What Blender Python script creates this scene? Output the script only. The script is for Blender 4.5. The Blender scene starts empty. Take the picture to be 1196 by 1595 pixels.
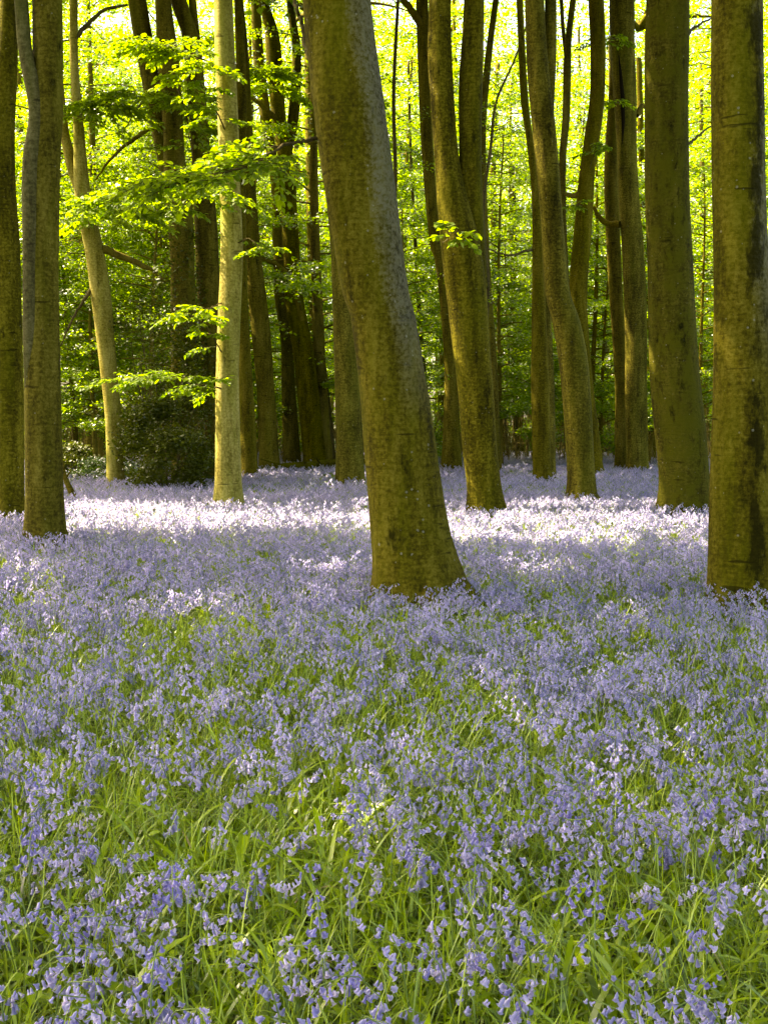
import bpy, math, random
import numpy as np
from mathutils import Vector

SC = bpy.context.scene
COL = SC.collection
R = math.radians

# ------------------------------------------------------------------ camera, sky, sun, exposure
FPX, HOR, PW, PH = 2000.0, 660.0, 1196, 1595
CAMZ = 1.6
PITCH = math.atan((PH / 2 - HOR) / FPX)
cam_d = bpy.data.cameras.new('camera')
cam_d.sensor_fit = 'VERTICAL'
cam_d.sensor_height = 36.0
cam_d.lens = FPX / PH * 36.0
cam_d.clip_start = 0.05
cam_d.clip_end = 2000
cam = bpy.data.objects.new('camera', cam_d)
COL.objects.link(cam)
cam.location = (0, 0, CAMZ)
cam.rotation_euler = (R(90) - PITCH, 0, 0)
SC.camera = cam

SUN_AZ, SUN_EL = R(-72), R(52)          # azimuth from +Y, negative = to the left
S = np.array([math.sin(SUN_AZ) * math.cos(SUN_EL), math.cos(SUN_AZ) * math.cos(SUN_EL), math.sin(SUN_EL)])
w = bpy.data.worlds.new('World')
SC.world = w
w.use_nodes = True
nt = w.node_tree
sky = nt.nodes.new('ShaderNodeTexSky')
sky.sky_type = 'NISHITA'
sky.sun_disc = False
sky.sun_elevation = SUN_EL
sky.sun_rotation = SUN_AZ
sky.air_density = 1.0
sky.dust_density = 4.0
sky.ozone_density = 1.0
bg = nt.nodes['Background']
bg.inputs['Strength'].default_value = 0.15
nt.links.new(sky.outputs[0], bg.inputs['Color'])
sd = bpy.data.lights.new('sun', 'SUN')
sd.energy = 5.0
sd.angle = R(0.5)
sd.color = (1.0, 0.94, 0.82)
so = bpy.data.objects.new('sun', sd)
COL.objects.link(so)
so.location = (-30, 30, 40)
so.rotation_euler = Vector(S.tolist()).to_track_quat('Z', 'Y').to_euler()

SC.view_settings.view_transform = 'Standard'
SC.view_settings.look = 'None'
SC.view_settings.exposure = 2.5
SC.view_settings.use_white_balance = True
SC.view_settings.white_balance_temperature = 8500
SC.view_settings.white_balance_tint = 10
SC.view_settings.gamma = 1.0
cy = SC.cycles
cy.max_bounces = 7
cy.diffuse_bounces = 4
cy.glossy_bounces = 2
cy.transmission_bounces = 4
cy.transparent_max_bounces = 8
cy.sample_clamp_indirect = 8.0
cy.caustics_reflective = False
cy.caustics_refractive = False
cy.use_denoising = True

# ------------------------------------------------------------------ helpers
rng = np.random.default_rng(11)
random.seed(11)


def at(px, py, D):
    """world point on the view ray of photo pixel (px, py) at depth y = D"""
    u, v = (px - PW / 2) / FPX, (py - PH / 2) / FPX
    dy = math.cos(PITCH) - v * math.sin(PITCH)
    dz = -math.sin(PITCH) - v * math.cos(PITCH)
    k = D / dy
    return np.array([u * k, D, CAMZ + dz * k]), k / FPX      # point, metres per pixel


def proj(P):
    """photo pixel of world points"""
    x, y, z = P[..., 0], P[..., 1], P[..., 2] - CAMZ
    d = y * math.cos(PITCH) - z * math.sin(PITCH)
    u = y * math.sin(PITCH) + z * math.cos(PITCH)
    return PW / 2 + FPX * x / d, PH / 2 - FPX * u / d


def mesh_np(name, V, F4=None, F3=None, mats=(), mi=None, tint=None, smooth=True):
    """mesh from numpy vertices, quads and triangles"""
    me = bpy.data.meshes.new(name)
    V = np.asarray(V, np.float32)
    n4 = 0 if F4 is None else len(F4)
    n3 = 0 if F3 is None else len(F3)
    loops = []
    if n4: loops.append(np.asarray(F4, np.int32).ravel())
    if n3: loops.append(np.asarray(F3, np.int32).ravel())
    loops = np.concatenate(loops)
    me.vertices.add(len(V)); me.vertices.foreach_set('co', V.ravel())
    me.loops.add(len(loops)); me.loops.foreach_set('vertex_index', loops)
    me.polygons.add(n4 + n3)
    st = np.concatenate([np.arange(n4) * 4, n4 * 4 + np.arange(n3) * 3]).astype(np.int32)
    me.polygons.foreach_set('loop_start', st)
    me.update(calc_edges=True)
    for m in mats: me.materials.append(m)
    if mi is not None: me.polygons.foreach_set('material_index', np.asarray(mi, np.int32))
    me.polygons.foreach_set('use_smooth', np.full(n4 + n3, smooth))
    if tint is not None:
        a = me.attributes.new('tint', 'FLOAT', 'POINT')
        a.data.foreach_set('value', np.asarray(tint, np.float32))
    me.validate()
    return me


def link(name, me, parent=None, loc=None):
    o = bpy.data.objects.new(name, me)
    COL.objects.link(o)
    if parent is not None: o.parent = parent
    if loc is not None: o.location = loc
    return o


def thing(name, label, cat, loc=(0, 0, 0), group=None, me=None, rz=0.0):
    o = bpy.data.objects.new(name, me)
    COL.objects.link(o)
    o.location = loc
    o.rotation_euler = (0, 0, rz)
    o['label'] = label
    o['category'] = cat
    if group: o['group'] = group
    return o


class Acc:
    """collects vertices, quads and tris"""
    def __init__(s): s.V, s.Q, s.T, s.n, s.tint, s.mq, s.mt = [], [], [], 0, [], [], []

    def add(s, V, Q=None, T=None, tint=None, mat=0):
        V = np.asarray(V, float)
        if Q is not None and len(Q): s.Q.append(np.asarray(Q) + s.n); s.mq.append(np.full(len(Q), mat))
        if T is not None and len(T): s.T.append(np.asarray(T) + s.n); s.mt.append(np.full(len(T), mat))
        s.V.append(V); s.n += len(V)
        s.tint.append(np.full(len(V), 0.5) if tint is None else np.asarray(tint))

    def mesh(s, name, mats, off=(0, 0, 0), smooth=True):
        Q = np.concatenate(s.Q) if s.Q else None
        T = np.concatenate(s.T) if s.T else None
        mi = np.concatenate(s.mq + s.mt) if (s.mq or s.mt) else None
        return mesh_np(name, np.concatenate(s.V) - np.array(off), Q, T, mats, mi, np.concatenate(s.tint), smooth)


def catmull(P, n):
    """resample control rows (any columns) smoothly"""
    P = np.asarray(P, float)
    Q = np.vstack([2 * P[0] - P[1], P, 2 * P[-1] - P[-2]])
    seg = len(P) - 1
    t = np.linspace(0, seg, n)
    i = np.minimum(t.astype(int), seg - 1)
    f = (t - i)[:, None]
    a, b, c, d = Q[i], Q[i + 1], Q[i + 2], Q[i + 3]
    return 0.5 * (2 * b + (c - a) * f + (2 * a - 5 * b + 4 * c - d) * f ** 2 + (3 * b - a - 3 * c + d) * f ** 3)


def tube(acc, P, rad, sides=8, tint=None, mat=0, lump=0.0, seed=0, closed=False):
    """tube along P (n,3) with radii rad (n,)"""
    P = np.asarray(P, float); n = len(P)
    T = np.gradient(P, axis=0)
    T /= np.linalg.norm(T, axis=1)[:, None] + 1e-9
    ref = np.array([1.0, 0.0, 0.0]) if abs(T[0][0]) < 0.8 else np.array([0.0, 0.0, 1.0])
    A = np.cross(T, np.cross(ref, T)); A /= np.linalg.norm(A, axis=1)[:, None] + 1e-9
    B = np.cross(T, A)
    th = np.linspace(0, 2 * np.pi, sides, endpoint=False)
    rr = np.asarray(rad)[:, None] * np.ones((1, sides))
    if lump:
        r2 = np.random.default_rng(seed)
        s = np.arange(n)[:, None] / 4.0
        for k in (1, 2, 3, 5):
            ph, ph2, fr = r2.uniform(0, 6.28, 3)
            rr = rr * (1 + lump / k ** 0.7 * np.sin(k * th[None, :] + ph + 1.1 * np.sin(s * (0.25 + 0.08 * fr) + ph2)))
    V = P[:, None, :] + rr[..., None] * (np.cos(th)[None, :, None] * A[:, None, :] + np.sin(th)[None, :, None] * B[:, None, :])
    i = np.arange(n - 1)[:, None] * sides
    j = np.arange(sides)[None, :]
    Q = np.stack([i + j, i + (j + 1) % sides, i + sides + (j + 1) % sides, i + sides + j], -1).reshape(-1, 4)
    acc.add(V.reshape(-1, 3), Q, None, None if tint is None else np.repeat(tint, sides), mat)


def noise2(x, y, seed=0, octaves=3, scale=1.0):
    """cheap smooth value noise, 0..1"""
    out = np.zeros(np.shape(x)); amp = 1.0; tot = 0.0
    for o in range(octaves):
        xs, ys = np.asarray(x) * scale * 2 ** o + 17.3 * seed, np.asarray(y) * scale * 2 ** o - 9.1 * seed
        xi, yi = np.floor(xs), np.floor(ys)
        fx, fy = xs - xi, ys - yi
        fx, fy = fx * fx * (3 - 2 * fx), fy * fy * (3 - 2 * fy)
        h = lambda a, b: np.modf(np.abs(np.sin(a * 127.1 + b * 311.7 + seed * 74.7) * 43758.5453))[0]
        v = (h(xi, yi) * (1 - fx) + h(xi + 1, yi) * fx) * (1 - fy) + (h(xi, yi + 1) * (1 - fx) + h(xi + 1, yi + 1) * fx) * fy
        out = out + v * amp; tot += amp; amp *= 0.5
    return out / tot


def ground_z(x, y):
    return 0.05 * (noise2(x, y, 3, 2, 0.35) - 0.5) * 2


# ------------------------------------------------------------------ materials
def new_mat(name):
    m = bpy.data.materials.new(name); m.use_nodes = True
    nt = m.node_tree
    for n in list(nt.nodes):
        if n.type != 'OUTPUT_MATERIAL': nt.nodes.remove(n)
    return m, nt, nt.nodes['Material Output']


def N(nt, t, **kw):
    n = nt.nodes.new(t)
    for k, v in kw.items():
        if k in n.inputs: n.inputs[k].default_value = v
        else: setattr(n, k, v)
    return n


def ramp(nt, fac, stops):
    n = nt.nodes.new('ShaderNodeValToRGB')
    e = n.color_ramp.elements
    while len(e) < len(stops): e.new(0.5)
    for k, (p, c) in enumerate(stops):
        e[k].position = p; e[k].color = (*c, 1)
    nt.links.new(fac, n.inputs[0])
    return n.outputs[0]


def leaf_mat(name, stops, trans, tscale=1.5, gloss=0.12, rough=0.45, noise_scale=0.6, tgain=(1.0, 1.0, 0.5)):
    """thin leaf: reflecting and letting light through; colour varies by the tint attribute and a slow noise"""
    m, nt, out = new_mat(name)
    L = nt.links.new
    at_ = N(nt, 'ShaderNodeAttribute', attribute_name='tint')
    geo = N(nt, 'ShaderNodeNewGeometry')
    nz = N(nt, 'ShaderNodeTexNoise', Scale=noise_scale, Detail=2.0)
    L(geo.outputs['Position'], nz.inputs['Vector'])
    mx = N(nt, 'ShaderNodeMath', operation='MULTIPLY_ADD')
    L(nz.outputs['Fac'], mx.inputs[0]); mx.inputs[1].default_value = 0.6; mx.inputs[2].default_value = -0.3
    ad = N(nt, 'ShaderNodeMath', operation='ADD')
    L(mx.outputs[0], ad.inputs[0]); L(at_.outputs['Fac'], ad.inputs[1])
    c = ramp(nt, ad.outputs[0], stops)
    d = N(nt, 'ShaderNodeBsdfDiffuse'); L(c, d.inputs['Color'])
    t = N(nt, 'ShaderNodeBsdfTranslucent')
    g = N(nt, 'ShaderNodeMix', data_type='RGBA', blend_type='MULTIPLY'); g.inputs[0].default_value = 1.0
    L(c, g.inputs[6]); g.inputs[7].default_value = (tscale * tgain[0], tscale * tgain[1], tscale * tgain[2], 1)
    L(g.outputs[2], t.inputs['Color'])
    ms = N(nt, 'ShaderNodeMixShader'); ms.inputs[0].default_value = trans
    L(d.outputs[0], ms.inputs[1]); L(t.outputs[0], ms.inputs[2])
    gl = N(nt, 'ShaderNodeBsdfAnisotropic', Roughness=rough)
    gl.inputs['Color'].default_value = (0.9, 0.9, 0.9, 1)
    m2 = N(nt, 'ShaderNodeMixShader'); m2.inputs[0].default_value = gloss
    fr = N(nt, 'ShaderNodeFresnel', IOR=1.45)
    mm = N(nt, 'ShaderNodeMath', operation='MULTIPLY_ADD'); L(fr.outputs[0], mm.inputs[0])
    mm.inputs[1].default_value = gloss * 3; mm.inputs[2].default_value = gloss * 0.2
    L(mm.outputs[0], m2.inputs[0])
    L(ms.outputs[0], m2.inputs[1]); L(gl.outputs[0], m2.inputs[2])
    L(m2.outputs[0], out.inputs[0])
    return m


def bark_mat(name, c_dark, c_mid, c_light, lichen=0.5, moss=0.0, stain=0.4, streak=None, grey_x=None, scale=1.0, bump=0.35):
    m, nt, out = new_mat(name)
    L = nt.links.new
    tc = N(nt, 'ShaderNodeTexCoord')
    oi = N(nt, 'ShaderNodeObjectInfo')
    of = N(nt, 'ShaderNodeMath', operation='MULTIPLY'); L(oi.outputs['Random'], of.inputs[0]); of.inputs[1].default_value = 37.0
    vm = N(nt, 'ShaderNodeVectorMath', operation='ADD'); L(tc.outputs['Object'], vm.inputs[0]); L(of.outputs[0], vm.inputs[1])
    mp = N(nt, 'ShaderNodeMapping'); L(vm.outputs[0], mp.inputs[0])
    # broad vertical weathering
    mv = N(nt, 'ShaderNodeMapping'); mv.inputs['Scale'].default_value = (3.2 * scale, 3.2 * scale, 0.55 * scale)
    L(vm.outputs[0], mv.inputs[0])
    n1 = N(nt, 'ShaderNodeTexNoise', Scale=1.6, Detail=7.0, Roughness=0.65); L(mv.outputs[0], n1.inputs['Vector'])
    # fine mottling
    n2 = N(nt, 'ShaderNodeTexNoise', Scale=26.0 * scale, Detail=5.0, Roughness=0.7); L(mp.outputs[0], n2.inputs['Vector'])
    # horizontal wrinkles of beech bark
    mh = N(nt, 'ShaderNodeMapping'); mh.inputs['Scale'].default_value = (3.0, 3.0, 30.0)
    L(vm.outputs[0], mh.inputs[0])
    n3 = N(nt, 'ShaderNodeTexNoise', Scale=1.3, Detail=4.0, Roughness=0.6); L(mh.outputs[0], n3.inputs['Vector'])
    a = N(nt, 'ShaderNodeMath', operation='MULTIPLY_ADD'); L(n2.outputs['Fac'], a.inputs[0]); a.inputs[1].default_value = 1.0; a.inputs[2].default_value = -0.5
    b = N(nt, 'ShaderNodeMath', operation='ADD'); L(n1.outputs['Fac'], b.inputs[0]); L(a.outputs[0], b.inputs[1])
    a3 = N(nt, 'ShaderNodeMath', operation='MULTIPLY_ADD'); L(n3.outputs['Fac'], a3.inputs[0]); a3.inputs[1].default_value = 0.3; a3.inputs[2].default_value = -0.15
    b3 = N(nt, 'ShaderNodeMath', operation='ADD'); L(b.outputs[0], b3.inputs[0]); L(a3.outputs[0], b3.inputs[1])
    c = ramp(nt, b3.outputs[0], [(0.28, c_dark), (0.5, c_mid), (0.75, c_light)])

    def mixc(fac, c1, col):
        g = N(nt, 'ShaderNodeMix', data_type='RGBA'); L(fac, g.inputs[0]); L(c1, g.inputs[6]); g.inputs[7].default_value = (*col, 1)
        return g.outputs[2]

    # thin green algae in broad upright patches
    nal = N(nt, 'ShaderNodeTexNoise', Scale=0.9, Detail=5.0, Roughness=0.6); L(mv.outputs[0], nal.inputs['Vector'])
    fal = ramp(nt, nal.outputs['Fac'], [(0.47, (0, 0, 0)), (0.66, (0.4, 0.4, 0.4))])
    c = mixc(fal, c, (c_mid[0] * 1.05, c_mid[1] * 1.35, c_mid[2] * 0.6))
    # old horizontal scars
    msc = N(nt, 'ShaderNodeMapping'); msc.inputs['Scale'].default_value = (2.4, 2.4, 17.0); msc.inputs['Location'].default_value = (7.3, 2.2, 1.1)
    L(vm.outputs[0], msc.inputs[0])
    nsc = N(nt, 'ShaderNodeTexNoise', Scale=1.0, Detail=2.0, Roughness=0.5); L(msc.outputs[0], nsc.inputs['Vector'])
    fsc = ramp(nt, nsc.outputs['Fac'], [(0.68, (0, 0, 0)), (0.73, (0.75, 0.75, 0.75))])
    c = mixc(fsc, c, (c_dark[0] * 0.6, c_dark[1] * 0.6, c_dark[2] * 0.6))
    if moss:
        nm = N(nt, 'ShaderNodeTexNoise', Scale=2.3, Detail=6.0, Roughness=0.75); L(mp.outputs[0], nm.inputs['Vector'])
        fm = ramp(nt, nm.outputs['Fac'], [(0.62 - 0.2 * moss, (0, 0, 0)), (0.74 - 0.16 * moss, (0.9, 0.9, 0.9))])
        c = mixc(fm, c, (0.075, 0.072, 0.003))
    if grey_x is not None:
        # a smoother pale grey skin of lichen on one side of the trunk, with a ragged edge
        sx = N(nt, 'ShaderNodeSeparateXYZ'); L(tc.outputs['Object'], sx.inputs[0])
        mg = N(nt, 'ShaderNodeMath', operation='MULTIPLY_ADD'); L(sx.outputs['Z'], mg.inputs[0]); mg.inputs[1].default_value = grey_x[1]
        L(sx.outputs['X'], mg.inputs[2])
        ng = N(nt, 'ShaderNodeMath', operation='MULTIPLY_ADD'); L(n1.outputs['Fac'], ng.inputs[0]); ng.inputs[1].default_value = 0.35; L(mg.outputs[0], ng.inputs[2])
        n5 = N(nt, 'ShaderNodeMath', operation='MULTIPLY_ADD'); L(n2.outputs['Fac'], n5.inputs[0]); n5.inputs[1].default_value = 0.25; L(ng.outputs[0], n5.inputs[2])
        rr = N(nt, 'ShaderNodeMapRange'); L(n5.outputs[0], rr.inputs[0])
        rr.inputs[1].default_value = grey_x[0] + 0.3; rr.inputs[2].default_value = grey_x[0] + 0.42; rr.inputs[4].default_value = 0.7
        zz = N(nt, 'ShaderNodeMapRange'); L(sx.outputs['Z'], zz.inputs[0]); zz.inputs[1].default_value = grey_x[2]; zz.inputs[2].default_value = grey_x[2] + 1.0
        mu = N(nt, 'ShaderNodeMath', operation='MULTIPLY'); L(rr.outputs[0], mu.inputs[0]); L(zz.outputs[0], mu.inputs[1])
        sk = N(nt, 'ShaderNodeMapRange'); L(n2.outputs['Fac'], sk.inputs[0]); sk.inputs[1].default_value = 0.38; sk.inputs[2].default_value = 0.58; sk.inputs[3].default_value = 0.25
        m9 = N(nt, 'ShaderNodeMath', operation='MULTIPLY'); L(mu.outputs[0], m9.inputs[0]); L(sk.outputs[0], m9.inputs[1])
        c = mixc(m9.outputs[0], c, (0.16, 0.15, 0.105))
    if stain:
        mq = N(nt, 'ShaderNodeMapping'); mq.inputs['Scale'].default_value = (5.0, 5.0, 2.2); mq.inputs['Location'].default_value = (3.1, 1.7, 0.4)
        L(vm.outputs[0], mq.inputs[0])
        ns = N(nt, 'ShaderNodeTexNoise', Scale=1.2, Detail=8.0, Roughness=0.72); L(mq.outputs[0], ns.inputs['Vector'])
        nsf = ns.outputs['Fac']
        if streak is not None:      # sooty blotches crowd along one upright line of the trunk
            s2 = N(nt, 'ShaderNodeSeparateXYZ'); L(tc.outputs['Object'], s2.inputs[0])
            q1 = N(nt, 'ShaderNodeMath', operation='SUBTRACT'); L(s2.outputs['X'], q1.inputs[0]); q1.inputs[1].default_value = streak
            q2 = N(nt, 'ShaderNodeMath', operation='ABSOLUTE'); L(q1.outputs[0], q2.inputs[0])
            q3 = N(nt, 'ShaderNodeMapRange'); L(q2.outputs[0], q3.inputs[0]); q3.inputs[1].default_value = 0.0; q3.inputs[2].default_value = 0.13; q3.inputs[3].default_value = 0.17; q3.inputs[4].default_value = -0.05
            q4 = N(nt, 'ShaderNodeMath', operation='ADD'); L(nsf, q4.inputs[0]); L(q3.outputs[0], q4.inputs[1]); nsf = q4.outputs[0]
        fs = ramp(nt, nsf, [(0.60 - 0.06 * stain, (0, 0, 0)), (0.70 - 0.04 * stain, (0.85, 0.85, 0.85))])
        c = mixc(fs, c, (c_dark[0] * 0.35, c_dark[1] * 0.38, c_dark[2] * 0.4))
    if lichen:
        vo = N(nt, 'ShaderNodeTexVoronoi', Scale=19.0 * scale); L(mp.outputs[0], vo.inputs['Vector'])
        nl = N(nt, 'ShaderNodeTexNoise', Scale=120.0, Detail=3.0); L(mp.outputs[0], nl.inputs['Vector'])
        al = N(nt, 'ShaderNodeMath', operation='MULTIPLY_ADD'); L(nl.outputs['Fac'], al.inputs[0]); al.inputs[1].default_value = 0.18; L(vo.outputs['Distance'], al.inputs[2])
        sp = N(nt, 'ShaderNodeSeparateColor'); L(vo.outputs['Color'], sp.inputs[0])
        pw = N(nt, 'ShaderNodeMath', operation='POWER'); L(sp.outputs[0], pw.inputs[0]); pw.inputs[1].default_value = 6.0
        th = N(nt, 'ShaderNodeMath', operation='MULTIPLY'); L(pw.outputs[0], th.inputs[0]); th.inputs[1].default_value = 0.25 + 0.14 * lichen
        lt = N(nt, 'ShaderNodeMath', operation='LESS_THAN'); L(al.outputs[0], lt.inputs[0]); L(th.outputs[0], lt.inputs[1])
        g2 = N(nt, 'ShaderNodeMath', operation='MULTIPLY'); L(lt.outputs[0], g2.inputs[0]); g2.inputs[1].default_value = 0.35
        c = mixc(g2.outputs[0], c, (0.34, 0.33, 0.25))
    bs = N(nt, 'ShaderNodeBsdfPrincipled', Roughness=0.85)
    bs.inputs['Specular IOR Level'].default_value = 0.04
    hv = N(nt, 'ShaderNodeHueSaturation'); L(c, hv.inputs['Color'])
    m1 = N(nt, 'ShaderNodeMapRange'); L(oi.outputs['Random'], m1.inputs[0]); m1.inputs[3].default_value = 0.88; m1.inputs[4].default_value = 1.12
    m2 = N(nt, 'ShaderNodeMapRange'); L(oi.outputs['Random'], m2.inputs[0]); m2.inputs[3].default_value = 1.06; m2.inputs[4].default_value = 0.94
    L(m1.outputs[0], hv.inputs['Value']); L(m2.outputs[0], hv.inputs['Saturation'])
    L(hv.outputs[0], bs.inputs['Base Color'])
    h = N(nt, 'ShaderNodeMath', operation='MULTIPLY_ADD'); L(n3.outputs['Fac'], h.inputs[0]); h.inputs[1].default_value = 0.8; L(b.outputs[0], h.inputs[2])
    bp = N(nt, 'ShaderNodeBump', Strength=bump, Distance=0.03); L(h.outputs[0], bp.inputs['Height'])
    L(bp.outputs[0], bs.inputs['Normal'])
    L(bs.outputs[0], out.inputs[0])
    return m


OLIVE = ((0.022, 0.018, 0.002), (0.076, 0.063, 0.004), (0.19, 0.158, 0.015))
BROWN = ((0.030, 0.024, 0.003), (0.090, 0.073, 0.007), (0.18, 0.147, 0.022))
PALE = ((0.11, 0.088, 0.014), (0.25, 0.21, 0.045), (0.40, 0.34, 0.11))
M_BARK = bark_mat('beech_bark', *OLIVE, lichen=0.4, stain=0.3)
M_BARK_BIG = bark_mat('beech_bark_lichened', *BROWN, lichen=0.9, stain=0.45, grey_x=(0.03, 0.13, 1.6), scale=1.2)
M_BARK_RIGHT = bark_mat('beech_bark_stained', *BROWN, lichen=0.5, stain=1.0, streak=-0.06, grey_x=(-0.1, 0.0, 2.0), scale=1.1)
M_BARK_BROWN = bark_mat('beech_bark_brown', *BROWN, lichen=0.3, stain=0.5)
M_BARK_GREY = bark_mat('beech_bark_grey', (0.04, 0.034, 0.014), (0.10, 0.088, 0.032), (0.18, 0.16, 0.075), lichen=0.4, stain=0.3)
M_BARK_PALE = bark_mat('beech_bark_pale', *PALE, lichen=0.3, stain=0.3)
M_BARK_MOSS = bark_mat('beech_bark_mossy', (0.018, 0.015, 0.002), (0.058, 0.049, 0.004), (0.13, 0.11, 0.012), lichen=0.5, moss=1.0, stain=0.8, bump=0.7)
M_BARK_FAR = bark_mat('far_bark', (0.045, 0.034, 0.004), (0.12, 0.092, 0.010), (0.19, 0.15, 0.025), lichen=0, stain=0.3)
M_TWIG = bark_mat('twig_bark', (0.04, 0.03, 0.012), (0.085, 0.065, 0.025), (0.15, 0.12, 0.05), lichen=0, stain=0)

M_LEAF = leaf_mat('young_beech_leaves', [(0.1, (0.04, 0.075, 0.004)), (0.5, (0.112, 0.172, 0.007)), (0.9, (0.20, 0.268, 0.014))], 0.62, 2.55, gloss=0.03)
M_LEAF_HIGH = leaf_mat('canopy_leaves', [(0.1, (0.06, 0.12, 0.008)), (0.9, (0.12, 0.2, 0.016))], 0.45, 1.5)
M_HOLLY = leaf_mat('holly_leaves', [(0.1, (0.035, 0.045, 0.003)), (0.9, (0.10, 0.12, 0.008))], 0.3, 1.5, gloss=0.012, rough=0.5)
M_GRASS = leaf_mat('grass_blades', [(0.05, (0.06, 0.09, 0.002)), (0.5, (0.215, 0.32, 0.002)), (0.9, (0.36, 0.46, 0.010))], 0.4, 1.6, gloss=0.15, rough=0.35, noise_scale=1.2)
M_STEM = leaf_mat('flower_stems', [(0.1, (0.12, 0.19, 0.02)), (0.9, (0.2, 0.28, 0.05))], 0.2, 1.2)
BELLS = [(0.1, (0.21, 0.22, 0.43)), (0.5, (0.345, 0.34, 0.54)), (0.9, (0.51, 0.49, 0.72))]
def bell_mat(name, stops):
    return leaf_mat(name, stops, 0.45, 1.5, gloss=0.04, noise_scale=2.0, tgain=(1.2, 0.98, 1.05))
M_BELL = bell_mat('bluebell_petals', BELLS)
M_BELL_DEEP = bell_mat('bluebell_petals_deep', [(0.1, (0.20, 0.19, 0.45)), (0.9, (0.36, 0.34, 0.66))])
M_BELL_PALE = bell_mat('bluebell_petals_pale', [(0.1, (0.42, 0.41, 0.62)), (0.9, (0.64, 0.62, 0.80))])


def ground_mat():
    m, nt, out = new_mat('woodland_soil'); L = nt.links.new
    geo = N(nt, 'ShaderNodeNewGeometry')
    a = N(nt, 'ShaderNodeTexNoise', Scale=2.0, Detail=8.0, Roughness=0.7); L(geo.outputs['Position'], a.inputs['Vector'])
    c = ramp(nt, a.outputs['Fac'], [(0.3, (0.02, 0.018, 0.008)), (0.5, (0.05, 0.06, 0.012)), (0.7, (0.09, 0.11, 0.02))])
    b = N(nt, 'ShaderNodeBsdfPrincipled', Roughness=0.95); L(c, b.inputs['Base Color'])
    v = N(nt, 'ShaderNodeTexVoronoi', Scale=22.0); L(geo.outputs['Position'], v.inputs['Vector'])
    bp = N(nt, 'ShaderNodeBump', Strength=0.7, Distance=0.03); L(v.outputs['Distance'], bp.inputs['Height']); L(bp.outputs[0], b.inputs['Normal'])
    L(b.outputs[0], out.inputs[0])
    return m


# ------------------------------------------------------------------ ground
def build_ground():
    xs = np.concatenate([[-400, -150, -60], np.arange(-30, 31, 0.6), [60, 150, 400]])
    ys = np.concatenate([[-200, -60, -20], np.arange(-6, 70, 0.6), [90, 150, 300, 700]])
    X, Y = np.meshgrid(xs, ys)
    Z = ground_z(X, Y)
    V = np.stack([X, Y, Z], -1).reshape(-1, 3)
    nx, ny = len(xs), len(ys)
    i, j = np.meshgrid(np.arange(ny - 1), np.arange(nx - 1), indexing='ij')
    a = (i * nx + j).ravel()
    Q = np.stack([a, a + 1, a + nx + 1, a + nx], -1)
    o = link('ground', mesh_np('ground', V, Q, None, [ground_mat()]))
    o['kind'] = 'structure'


build_ground()

# ------------------------------------------------------------------ where sunlight reaches through the canopy
SH = -S[:2] / S[2]                      # ground shift of a shadow per metre of height
LIT_POINTS = [(440, 235, 10.0, .35), (370, 262, 9.8, .35), (300, 285, 9.7, .35), (230, 595, 21.8, .7), (290, 600, 22, .6), (290, 490, 22, .8), (330, 480, 22, .4), (240, 75, 21.5, 1.0),
              (300, 100, 22, 1.0), (300, 150, 22, .8), (300, 290, 21.8, 1.0), (200, 310, 21.4, 1.0), (120, 340, 21, .8), (410, 380, 22.4, .6), (705, 365, 19.3, .5)]
LIT_TRUNKS = []                         # (x, y, height) of trunks the sun reaches


def in_gap(P):
    """True for foliage points whose shadow would fall on ground (or trunks) the photograph shows in sun"""
    gx = P[:, 0] + SH[0] * P[:, 2]
    gy = P[:, 1] + SH[1] * P[:, 2]
    wob = 1.6 * (noise2(gx, gy, 5, 3, 0.45) - 0.5)
    px = gx / np.maximum(gy, 1) * FPX + PW / 2
    lo = np.where(px < 600, 16.2, 14.8) + 1.8 * wob
    hi = 22.3 + 1.3 * wob
    hole = noise2(gx, gy, 8, 2, 0.9)
    left = (gy > lo) & (gy < hi) & (px > 60) & (px < 620) & (hole > 0.10)
    right = (gy > lo) & (gy < hi) & (px >= 620) & (px < 1320) & (hole > np.interp(px, [620, 800, 1200], [0.35, 0.5, 0.62]))
    left2 = (gy > 12.0) & (gy < 15) & (px > -150) & (px < 130) & (hole > 0.62)
    back = (gy > np.where(px < 620, 33.5, 37.5) + 2 * wob)
    # scattered dapples over the near flowers
    dap = (noise2(gx, gy, 21, 2, 1.1) > 0.82) & (gy > 3.0) & (gy < 16)
    spots = np.zeros(len(P), bool)
    for sx, sy, sr in ((0.0, 4.5, 0.2), (-0.65, 3.55, 0.16), (-0.3, 3.3, 0.12), (-1.3, 9.6, 0.2), (-2.7, 10.2, 0.25),
                       (-0.3, 12.2, 0.35), (1.7, 12.2, 0.3), (0.5, 6.3, 0.15), (-3.2, 12.4, 0.4)):
        spots |= (gx - sx) ** 2 + ((gy - sy) / 1.3) ** 2 < sr ** 2
    strip = np.zeros(len(P), bool)
    for tx, ty, th in LIT_TRUNKS:
        d = np.array([SH[0], SH[1]]); Ld = np.linalg.norm(d); d = d / Ld
        u = (gx - tx) * d[0] + (gy - ty) * d[1]
        v = (gx - tx) * -d[1] + (gy - ty) * d[0]
        strip |= (u > -0.5) & (u < th * Ld) & (np.abs(v) < 0.42)
    for lx, ly, lD, lr in LIT_POINTS:
        q = at(lx, ly, lD)[0]
        spots |= (gx - q[0] - SH[0] * q[2]) ** 2 + (gy - q[1] - SH[1] * q[2]) ** 2 < lr ** 2
    return back | left | right | left2 | dap | spots | strip


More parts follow.
